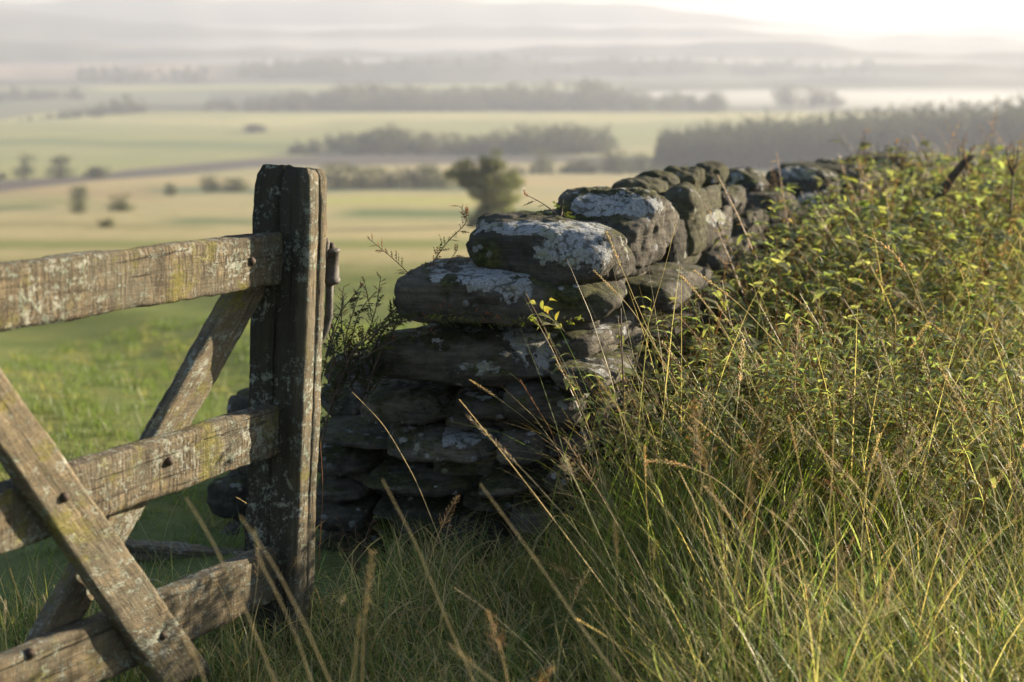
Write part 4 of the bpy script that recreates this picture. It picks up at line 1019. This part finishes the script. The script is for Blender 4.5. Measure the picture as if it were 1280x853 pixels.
# ------------------------------------------------------------------ bramble plant left of the wall and sprigs on it
def twig_plant(name, base, stems, label, cat, leafL=.02, cols=((.035, .05, .018), (.06, .075, .022)), red=(.20, .06, .04), dens=.016, r0=.0024, tip_red=True, seed=3, kind='round'):
    """stems: list of (pixel polyline, distance)"""
    r = random.Random(seed); t = empty(name, base, label, cat); la = Acc()
    for pts, d in stems:
        W_ = np.array([P(p[0], p[1], d + r.uniform(-.03, .03)) for p in pts])
        cum = np.concatenate([[0], np.cumsum(np.linalg.norm(np.diff(W_, axis=0), axis=1))]); n_ = max(8, int(cum[-1] / .02)); tt = np.linspace(0, cum[-1], n_)
        C3 = np.stack([np.interp(tt, cum, W_[:, j]) for j in range(3)], -1)
        for _ in range(3): C3[1:-1] = (C3[:-2] + 2 * C3[1:-1] + C3[2:]) / 4
        a = Acc(); V, q, tr = tube(C3, np.linspace(r0, r0 * .35, n_), 6); a.add(V, q, tr); a.obj('stem', M_TWIG, t)
        s = cum[-1] * .08
        while s < cum[-1]:
            p = np.array([np.interp(s, tt, C3[:, j]) for j in range(3)]); tg = norm(np.array([np.interp(min(s + .01, cum[-1]), tt, C3[:, j]) for j in range(3)]) - np.array([np.interp(s - .012, tt, C3[:, j]) for j in range(3)]))
            an = r.uniform(0, 6.28); o = rot_to(tg) @ np.array([math.cos(an), math.sin(an), 0]); tf = s / cum[-1]
            side_l = leafL * r.uniform(.6, 1.2) * (1.1 - .5 * tf)
            c = jit_col(cols[0] if r.random() < .6 else cols[1], r)
            if tip_red and tf > .85: c = jit_col(red, r)
            if kind == 'round':    # small side twig with 3 to 7 leaflets
                e = p + norm(o + tg * .8) * side_l * 1.6; V, q, _ = tube([p, e], [.0007, .0004], 3, False); la.add(V, q, None, (.05, .03, .02))
                for m_ in range(3):
                    pp2 = p + (e - p) * (.4 + .3 * m_)
                    for sg in ((-1, 1) if m_ < 2 else (0,)):
                        dd = norm((e - p) / side_l + np.cross(o, tg) * sg * 1.3); V, q = leaf(pp2, dd, np.cross(dd, tg), side_l * .8, side_l * .45, .3, .25); la.add(V, q, None, c)
            else:
                V, q = leaf(p, norm(o * .8 + tg * .4), np.cross(o, tg), side_l * 1.6, side_l * .75, .3, .3, 4); la.add(V, q, None, c)
            s += dens * r.uniform(.6, 1.4)
    la.obj('leaves', M_LEAF, t)
    return t
BR = []
rb = random.Random(21)
base = P(402, 560, 3.75)
BR.append(([(402, 560), (412, 510), (440, 440), (470, 405), (520, 390), (560, 380)], 3.72))
BR.append(([(400, 545), (430, 470), (470, 420), (455, 350), (425, 325), (458, 300)][:4], 3.8))
BR += [([(470, 470), (500, 390), (520, 350), (490, 322), (460, 298)], 3.85), ([(500, 400), (530, 345), (560, 300), (590, 275), (575, 258)], 3.95),
       ([(400, 560), (395, 500), (410, 440), (425, 400), (430, 370)], 3.75), ([(420, 500), (450, 440), (470, 390), (476, 345)], 3.78),
       ([(440, 440), (480, 405), (520, 400), (570, 392), (620, 390)], 3.66), ([(460, 430), (500, 380), (535, 340), (548, 318)], 3.8),
       ([(430, 460), (440, 420), (450, 385), (470, 365)], 3.8), ([(410, 480), (420, 440), (415, 405)], 3.7), ([(450, 450), (500, 420), (545, 415)], 3.66),
       ([(480, 400), (520, 365), (560, 330), (572, 312)], 3.9), ([(500, 390), (540, 372), (575, 345), (590, 318)], 3.9)]
for _ in range(20):
    x0, y0 = rb.uniform(405, 470), rb.uniform(440, 520); x1 = x0 + rb.uniform(-10, 70); y1 = y0 - rb.uniform(50, 110)
    BR.append(([(x0, y0), ((x0 + x1) / 2 - 8, (y0 + y1) / 2), (x1, max(y1, 345 + (520 - x1) * .15 if x1 < 520 else 380))], rb.uniform(3.7, 3.95)))
twig_plant('bramble', base, BR, 'dark small-leaved briar climbing the left side of the wall beside the post', 'briar', .021, dens=.0115)
twig_plant('rose_sprig', P(705, 275, 3.95), [([(706, 278), (690, 262), (672, 250), (655, 243)], 4.0), ([(700, 275), (704, 262), (700, 256)], 4.0)], 'small arching sprig with dark leaflets above the top block', 'sprig', .022, seed=5, dens=.02)
twig_plant('yellow_sprig', P(690, 405, 3.6), [([(706, 415), (690, 395), (672, 384), (660, 372)], 3.58), ([(680, 392), (684, 380), (690, 370)], 3.58)], 'little sprig with yellow and orange leaves on the front of the wall end', 'sprig', .026,
           ((.20, .18, .05), (.24, .15, .05)), (.28, .12, .05), .03, .0012, True, 6, 'lance')
twig_plant('briar_shoot', P(650, 400, 3.62), [([(640, 405), (665, 398), (700, 402), (730, 398)], 3.6), ([(520, 402), (560, 399), (600, 402)], 3.62), ([(600, 404), (640, 401), (680, 404)], 3.6)], 'low green trailing growth in the joint under the long leaning stone', 'weeds', .012,
           ((.08, .10, .02), (.13, .15, .03)), (.12, .1, .03), .008, .001, False, 8)
# tall dark stem at the wall corner, russet tuft at the wall foot
twig_plant('docken_stem', P(782, 620, 3.4), [([(782, 620), (781, 520), (778, 450), (776, 385)], 3.4)], 'thin dark upright stem against the lit side of the wall', 'stem', .006, ((.06, .04, .03), (.08, .06, .03)), dens=.05, seed=9, tip_red=False, r0=.0035)
twig_plant('russet_weed', P(440, 720, 3.45), [([(446, 720), (440, 690), (430, 660), (418, 640)], 3.45), ([(446, 720), (452, 690), (460, 662), (466, 650)], 3.45), ([(446, 720), (446, 690), (444, 655)], 3.4), ([(446, 720), (436, 700), (424, 670)], 3.4)], 'small russet weed with reddish leaves at the foot of the wall end', 'weed', .011, ((.16, .07, .04), (.20, .09, .05)), dens=.014, seed=10)
# weeds that stand up over the far scrub
for nm, pts, d, lab in [('dock_plant', [(1080, 260), (1079, 225), (1082, 190), (1080, 163)], 7.6, 'tall dried dock plant standing over the far end of the wall'),
                        ('dry_weed', [(1128, 250), (1127, 215), (1128, 180)], 7.8, 'thin dried weed just right of the dock plant'),
                        ('tall_weed', [(1208, 260), (1206, 220), (1204, 172)], 7.0, 'rusty tall weed right of the leaning dead branch'),
                        ('rusty_weed', [(1262, 280), (1266, 220), (1268, 182)], 6.0, 'rusty upright weed at the right edge of the scrub')]:
    st_ = [(pts, d)] + [([pts[1], (pts[1][0] + dx, pts[1][1] - 22), (pts[1][0] + dx * 1.2, pts[1][1] - 36)], d) for dx in (-7, 6)]
    twig_plant(nm, P(*pts[0], d), st_, lab, 'weed', .032, ((.13, .07, .05), (.16, .10, .06)), (.2, .1, .07), .022, .006, True, 12)
# leaning dead branch
b0, b1 = P(1130, 330, 6.4), P(1160, 284, 6.4)
bp = [P(1120, 350, 6.4), P(1140, 312, 6.4), P(1165, 262, 6.4), P(1190, 222, 6.35), P(1208, 200, 6.3), P(1218, 195, 6.3)]
br = empty('dead_branch', bp[0], 'bare dead branch leaning right out of the far scrub', 'branch')
a = Acc(); V, q, t = tube(bp, [.03, .027, .024, .020, .017, .010], 8); a.add(V, q, t); a.obj('limb', M_BARK, br)
a = Acc(); V, q, t = tube([bp[2], P(1158, 245, 6.3), P(1150, 235, 6.3)], [.010, .006, .003], 6); a.add(V, q, t); a.obj('twig', M_BARK, br)
# thorny stems arching over far copes
twig_plant('bramble_arch', P(1100, 260, 7.4), [([(1110, 260), (1090, 215), (1060, 197), (1030, 203), (1012, 214)], 7.4), ([(1140, 250), (1150, 215), (1120, 196), (1080, 199)], 7.6), ([(1170, 250), (1190, 215), (1215, 212), (1240, 225)], 7.2), ([(1100, 240), (1140, 205), (1180, 205), (1200, 220)], 7.5)],
           'reddish bramble stems arching over the far end of the wall', 'bramble', .03, ((.09, .06, .035), (.12, .10, .04)), dens=.03, seed=14, r0=.005)

# ------------------------------------------------------------------ trees
def crown_mesh(r, w, h, n, leafs, col, clumps=9, base=.18, kind='round'):
    """crown of many small leaf faces grouped in clumps, w x h metres, origin at the foot"""
    cs = []
    for i in range(clumps):
        if kind == 'cone':
            t = (i + .5) / clumps; rr_ = w / 2 * (1 - t) * .8 + .1; an = i * 2.4; cs.append((np.array([math.cos(an) * rr_ * .35, math.sin(an) * rr_ * .35, h * (base + (1 - base) * t)]), rr_ * 1.0, h / clumps * 1.1))
        else:
            an = r.uniform(0, 6.28); q = math.sqrt(r.random()) * w * .33; zz = r.uniform(base + .12, .82) * h; s = r.uniform(.20, .34) * w * (1.0 - .35 * max(0, zz / h - .5))
            cs.append((np.array([q * math.cos(an), q * math.sin(an), zz]), s, s * .75))
    cs = [(c, a_, min(b_, (h - c[2]) if kind != 'cone' else b_)) for c, a_, b_ in cs]
    if base < .12 and kind != 'cone': cs += [(np.array([math.cos(q) * w * .2, math.sin(q) * w * .2, h * .24]), w * .32, h * .27) for q in (0.3, 2.2, 4.1, 5.2)]
    wts = np.array([a_ ** 2 for _, a_, _ in cs]); wts /= wts.sum(); pick = rng.choice(len(cs), n, p=wts)
    u = rng.normal(0, 1, (n, 3)); u /= np.linalg.norm(u, axis=1)[:, None]; rad = rng.uniform(.55, 1.05, n)[:, None]
    ctr = np.array([c for c, _, _ in cs])[pick]; sc = np.array([(a_, a_, b_) for _, a_, b_ in cs])[pick]
    p = ctr + u * rad * sc; nrm = u + rng.normal(0, .5, (n, 3)); nrm /= np.linalg.norm(nrm, axis=1)[:, None]
    t1 = np.cross(nrm, rng.normal(0, 1, (n, 3))); t1 /= np.linalg.norm(t1, axis=1)[:, None]; t2 = np.cross(nrm, t1)
    L = leafs * rng.uniform(.6, 1.3, n)[:, None]
    V = np.stack([p - t1 * L * .5, p + t2 * L * .4, p + t1 * L * .6, p - t2 * L * .4], 1).reshape(-1, 3)
    Q_ = np.arange(4 * n).reshape(-1, 4); tint = rng.uniform(.7, 1.3, len(cs))[pick] * rng.uniform(.8, 1.2, n)
    C_ = np.repeat(np.array(col)[None] * tint[:, None], 4, 0); return V, Q_, np.zeros((0, 3), int), C_
def trunk_arr(r, h, w, k=5):
    a = Acc(); V, q, t = tube([(0, 0, -.3), (0, 0, h * .2), (w * .02, 0, h * .45), (w * .03, w * .02, h * .75)], [w * .045, w * .035, w * .022, w * .008], 7); a.add(V, q, t)
    for i in range(k):
        an = i * 2.4; z0 = h * (.22 + .08 * i); e = np.array([math.cos(an) * w * .3, math.sin(an) * w * .3, z0 + h * .25]); V, q, t = tube([(0, 0, z0), e * [.5, .5, 1] - [0, 0, h * .08], e], [w * .02, w * .013, w * .005], 5); a.add(V, q, t)
    return a
def tree_thing(name, px, ytop, ybase, wpx, label, cat, group=None, col=(.05, .06, .03), n=2600, base=.15, p=None, clumps=10, seed=0):
    r = random.Random(seed + px); col = np.array(col) * 1.3; p = ground_hit(px, ybase) if p is None else p; d = p[1]; h = (ybase - ytop) / F * d * 1.02; w = wpx / F * d
    g = gz(p[0], p[1]); p = np.array([p[0], p[1], g]); t = empty(name, p, label, cat, group)
    V, Q_, T_, C_ = crown_mesh(r, w, h, n, max(.12, w * .045), col, clumps, base)
    a = Acc(); a.add(V + p, Q_, None, C_); a.obj('crown', M_TREE, t); a = trunk_arr(r, h, w); V, q, tr, _ = a.arrays(); mobj('trunk', V + p, [q, tr], M_BARK, t)
    return t
tp = P(606, 272, 150.0)
TR = [('leaning_tree', 606, 188, 282, 104, 'broad lopsided hillside tree, the nearest tree, seen above the wall end', 'tree', None, (.115, .125, .055)),
      ('round_tree', 31, 190, 225, 32, 'lone upright tree at the far left of the green valley field', 'tree', None, (.05, .06, .035)),
      ('round_tree', 76, 195, 223, 42, 'round tree second from the left edge, joined to a hedge', 'tree', None, (.05, .06, .035)),
      ('bush', 120, 204, 223, 40, 'low bush ending the hedge right of the round tree', 'bush', None, (.05, .06, .035)),
      ('bush', 99, 230, 252, 30, 'upper of two stacked bushes on the straw pasture', 'bush', None, (.055, .065, .03)),
      ('bush', 98, 248, 267, 28, 'lower of two stacked bushes on the straw pasture', 'bush', None, (.055, .065, .03)),
      ('bush', 150, 242, 265, 36, 'wide dark bush on the straw pasture', 'bush', None, (.055, .065, .03)),
      ('bush', 132, 272, 285, 24, 'smallest low bush, nearest on the straw pasture', 'bush', None, (.07, .075, .035)),
      ('bush', 213, 229, 245, 24, 'small round bush midway between the wide bush and the post', 'bush', None, (.055, .065, .03)),
      ('bush', 264, 217, 241, 34, 'bush left of the post at the start of a hedge', 'bush', None, (.055, .065, .03)),
      ('bush', 296, 222, 240, 40, 'hedge bush touching the left side of the post', 'bush', None, (.06, .07, .03)),
      ('bush', 320, 156, 166, 34, 'tiny dark clump alone in the bright green valley field', 'bush', None, (.05, .05, .035)),
      ('round_tree', 676, 184, 218, 40, 'pointed tree in the hedge right of the broad lopsided tree', 'tree', None, (.05, .06, .03)),
      ('round_tree', 765, 187, 216, 50, 'round tree in the hedge above the squared cope block', 'tree', None, (.05, .055, .03)),
      ('round_tree', 801, 190, 216, 30, 'small round tree just left of the plantation', 'tree', None, (.05, .055, .03)),
      ('bush', 722, 200, 217, 50, 'low hedge bush between the pointed and the round tree', 'bush', None, (.06, .065, .03)),
      ('round_tree', 893, 112, 141, 40, 'misty round tree at the right end of the long tree line', 'tree', None, (.05, .05, .035)),
      ('misty_grove', 985, 106, 136, 44, 'left crown of the pale misty grove', 'tree', 'pale misty grove', (.05, .05, .035)),
      ('misty_grove', 1015, 104, 137, 44, 'middle crown of the pale misty grove', 'tree', 'pale misty grove', (.05, .05, .035)),
      ('misty_grove', 1040, 112, 137, 34, 'right crown of the pale misty grove', 'tree', 'pale misty grove', (.05, .05, .035)),
      ]
for i, (nm, px, yt, yb, w, lab, cat, grp, c) in enumerate(TR):
    if i == 0:
        p = ground_hit(606, 284); d = p[1]; sc_ = d / F; p[2] = gz(p[0], p[1]); t = empty(nm, p, lab, cat); a = Acc()
        for dx, dz, rw_, rh_, k_ in [(-32, 72, 22, 13, 1.0), (-8, 70, 26, 20, .9), (8, 82, 20, 14, .9), (28, 66, 24, 18, 1.25), (0, 52, 26, 18, .9), (24, 46, 24, 20, 1.3), (8, 30, 24, 18, 1.15), (-6, 14, 20, 14, 1.0), (28, 18, 20, 18, 1.2), (-22, 58, 14, 10, .85)]:
            V, Q_, T_, C_ = crown_mesh(random.Random(dx), 2 * rw_ * sc_, 2 * rh_ * sc_, 900, .34, np.array(c) * k_, 6, .0); a.add(V + p + np.array([dx * sc_, rng.uniform(-1, 1), (dz - rh_) * sc_]), Q_, None, C_)
        a.obj('crown', M_TREE, t); a = trunk_arr(random.Random(2), 80 * sc_, 90 * sc_); V, q, tr, _ = a.arrays(); mobj('trunk', V + p, [q, tr], M_BARK, t); continue
    if nm == 'misty_grove': nm = 'round_tree'
    tree_thing(nm, px, yt, yb, w, lab, cat, grp, c, 9000 if i == 0 else 1500, .1 if cat == 'tree' and i else (.22 if i == 0 else -.05), None, 14 if i == 0 else 8, i)
HB = ['hedge bush nearest the right side of the post', 'second hedge bush right of the post', 'third hedge bush right of the post', 'fourth hedge bush right of the post', 'hedge bush just left of the broad lopsided tree']
for i, px in enumerate([420, 452, 485, 518, 548]):
    tree_thing('bush', px, 203 + (i % 3) * 3, 236, 58, HB[i], 'bush', 'hedge bushes right of the post', (.06, .068, .032), 1200, -.05, None, 6, 40 + i)
def wood(name, protos_, spec, label):
    """spec: list of (px, ytop, ybase, dist jitter)"""
    pos, s = [], []; a = Acc()
    for px, yt, yb, dd in spec:
        p = ground_hit(px, yb); d = p[1] + dd; x = p[0] * d / p[1]; pos.append((x, d, gz(x, d))); s.append((yb - yt) / F * d / 10.0)
    N = len(pos); scatter(a, protos_, np.array(pos), rng.uniform(0, 6.28, N), np.array(s), np.zeros(N), np.zeros(N), rng.uniform(.7, 1.55, (N, 1)) * np.ones((N, 3)))
    return tag(a.obj(name, M_TREE), label, 'wood', None, 'stuff')
dec = [crown_mesh(random.Random(700 + i), 10.5, 10, 420, .9, (.05, .055, .032), 8, -.02) for i in range(4)]
con = [crown_mesh(random.Random(800 + i), 4.2, 10, 330, .7, (.028, .036, .024), 9, -.02, 'cone') for i in range(4)]
rw = random.Random(3)
sp = []
for _ in range(95):
    px = rw.uniform(364, 766); top = np.interp(px, [362, 400, 450, 485, 540, 600, 625, 650, 690, 720, 765], [180, 170, 164, 157, 163, 166, 164, 156, 150, 157, 156])
    sp.append((px, top + rw.uniform(0, 7), 194, rw.uniform(0, 50)))
wood('valley_wood', dec, sp, 'dark grey wood in the middle of the bright valley field')
sp = []
for _ in range(230):
    px = rw.uniform(255, 905); top = np.interp(px, [250, 330, 400, 440, 500, 560, 640, 690, 745, 760, 800, 905], [128, 122, 112, 102, 106, 112, 108, 106, 99, 108, 118, 120])
    sp.append((px, top + rw.uniform(0, 9) * (1 + 2 * (rw.random() < .12)), 140, rw.uniform(0, 160)))
for _ in range(60):
    px = rw.uniform(-60, 190); sp.append((px, np.interp(px, [-60, 40, 120, 160, 190], [158, 146, 130, 116, 124]) + rw.uniform(0, 6), np.interp(px, [-60, 0, 100, 190], [160, 155, 148, 142]), rw.uniform(0, 60)))
for _ in range(40):
    px = rw.uniform(-60, 105); sp.append((px, rw.uniform(108, 118), 125, rw.uniform(0, 80)))
wood('long_tree_line', dec, sp, 'long misty line of trees across the valley')
sp = []
for _ in range(60): px = rw.uniform(98, 262); sp.append((px, 93 + rw.uniform(0, 3), 104, rw.uniform(0, 100)))
for _ in range(60): px = rw.uniform(306, 455); sp.append((px, 82 + rw.uniform(0, 3), 99, rw.uniform(0, 100)))
for _ in range(60): px = rw.uniform(400, 1100); sp.append((px, 84 + rw.uniform(0, 5), 96, rw.uniform(0, 100)))
for _ in range(46): px = rw.uniform(300, 1100); sp.append((px, 72 + rw.uniform(0, 4), 82, rw.uniform(0, 60)))
wood('far_woods', dec, sp, 'low dark woods on the far side of the valley')
sp = []
for _ in range(1100):
    px = rw.uniform(822, 1400); dd = rw.uniform(0, 110); top = np.interp(px, [820, 832, 850, 900, 1000, 1100, 1280, 1400], [172, 164, 166, 158, 152, 143, 127, 118])
    sp.append((px, top + rw.uniform(0, 6) + (0 if dd > 8 else 3) + (rw.uniform(-6, 9) if rw.random() < .25 else 0), 212, dd))
wood('conifer_plantation', con, sp, 'dark conifer plantation on the slope at the right')
sp = []
for _ in range(34): px = rw.uniform(640, 840); sp.append((px, 205 + rw.uniform(0, 5), 218, rw.uniform(0, 14)))
for _ in range(22): px = rw.uniform(-80, 20); sp.append((px, 214 + rw.uniform(0, 4), 225, rw.uniform(0, 14)))
wood('hedgerow', dec, sp, 'low hedgerow between the straw pasture and the heath')
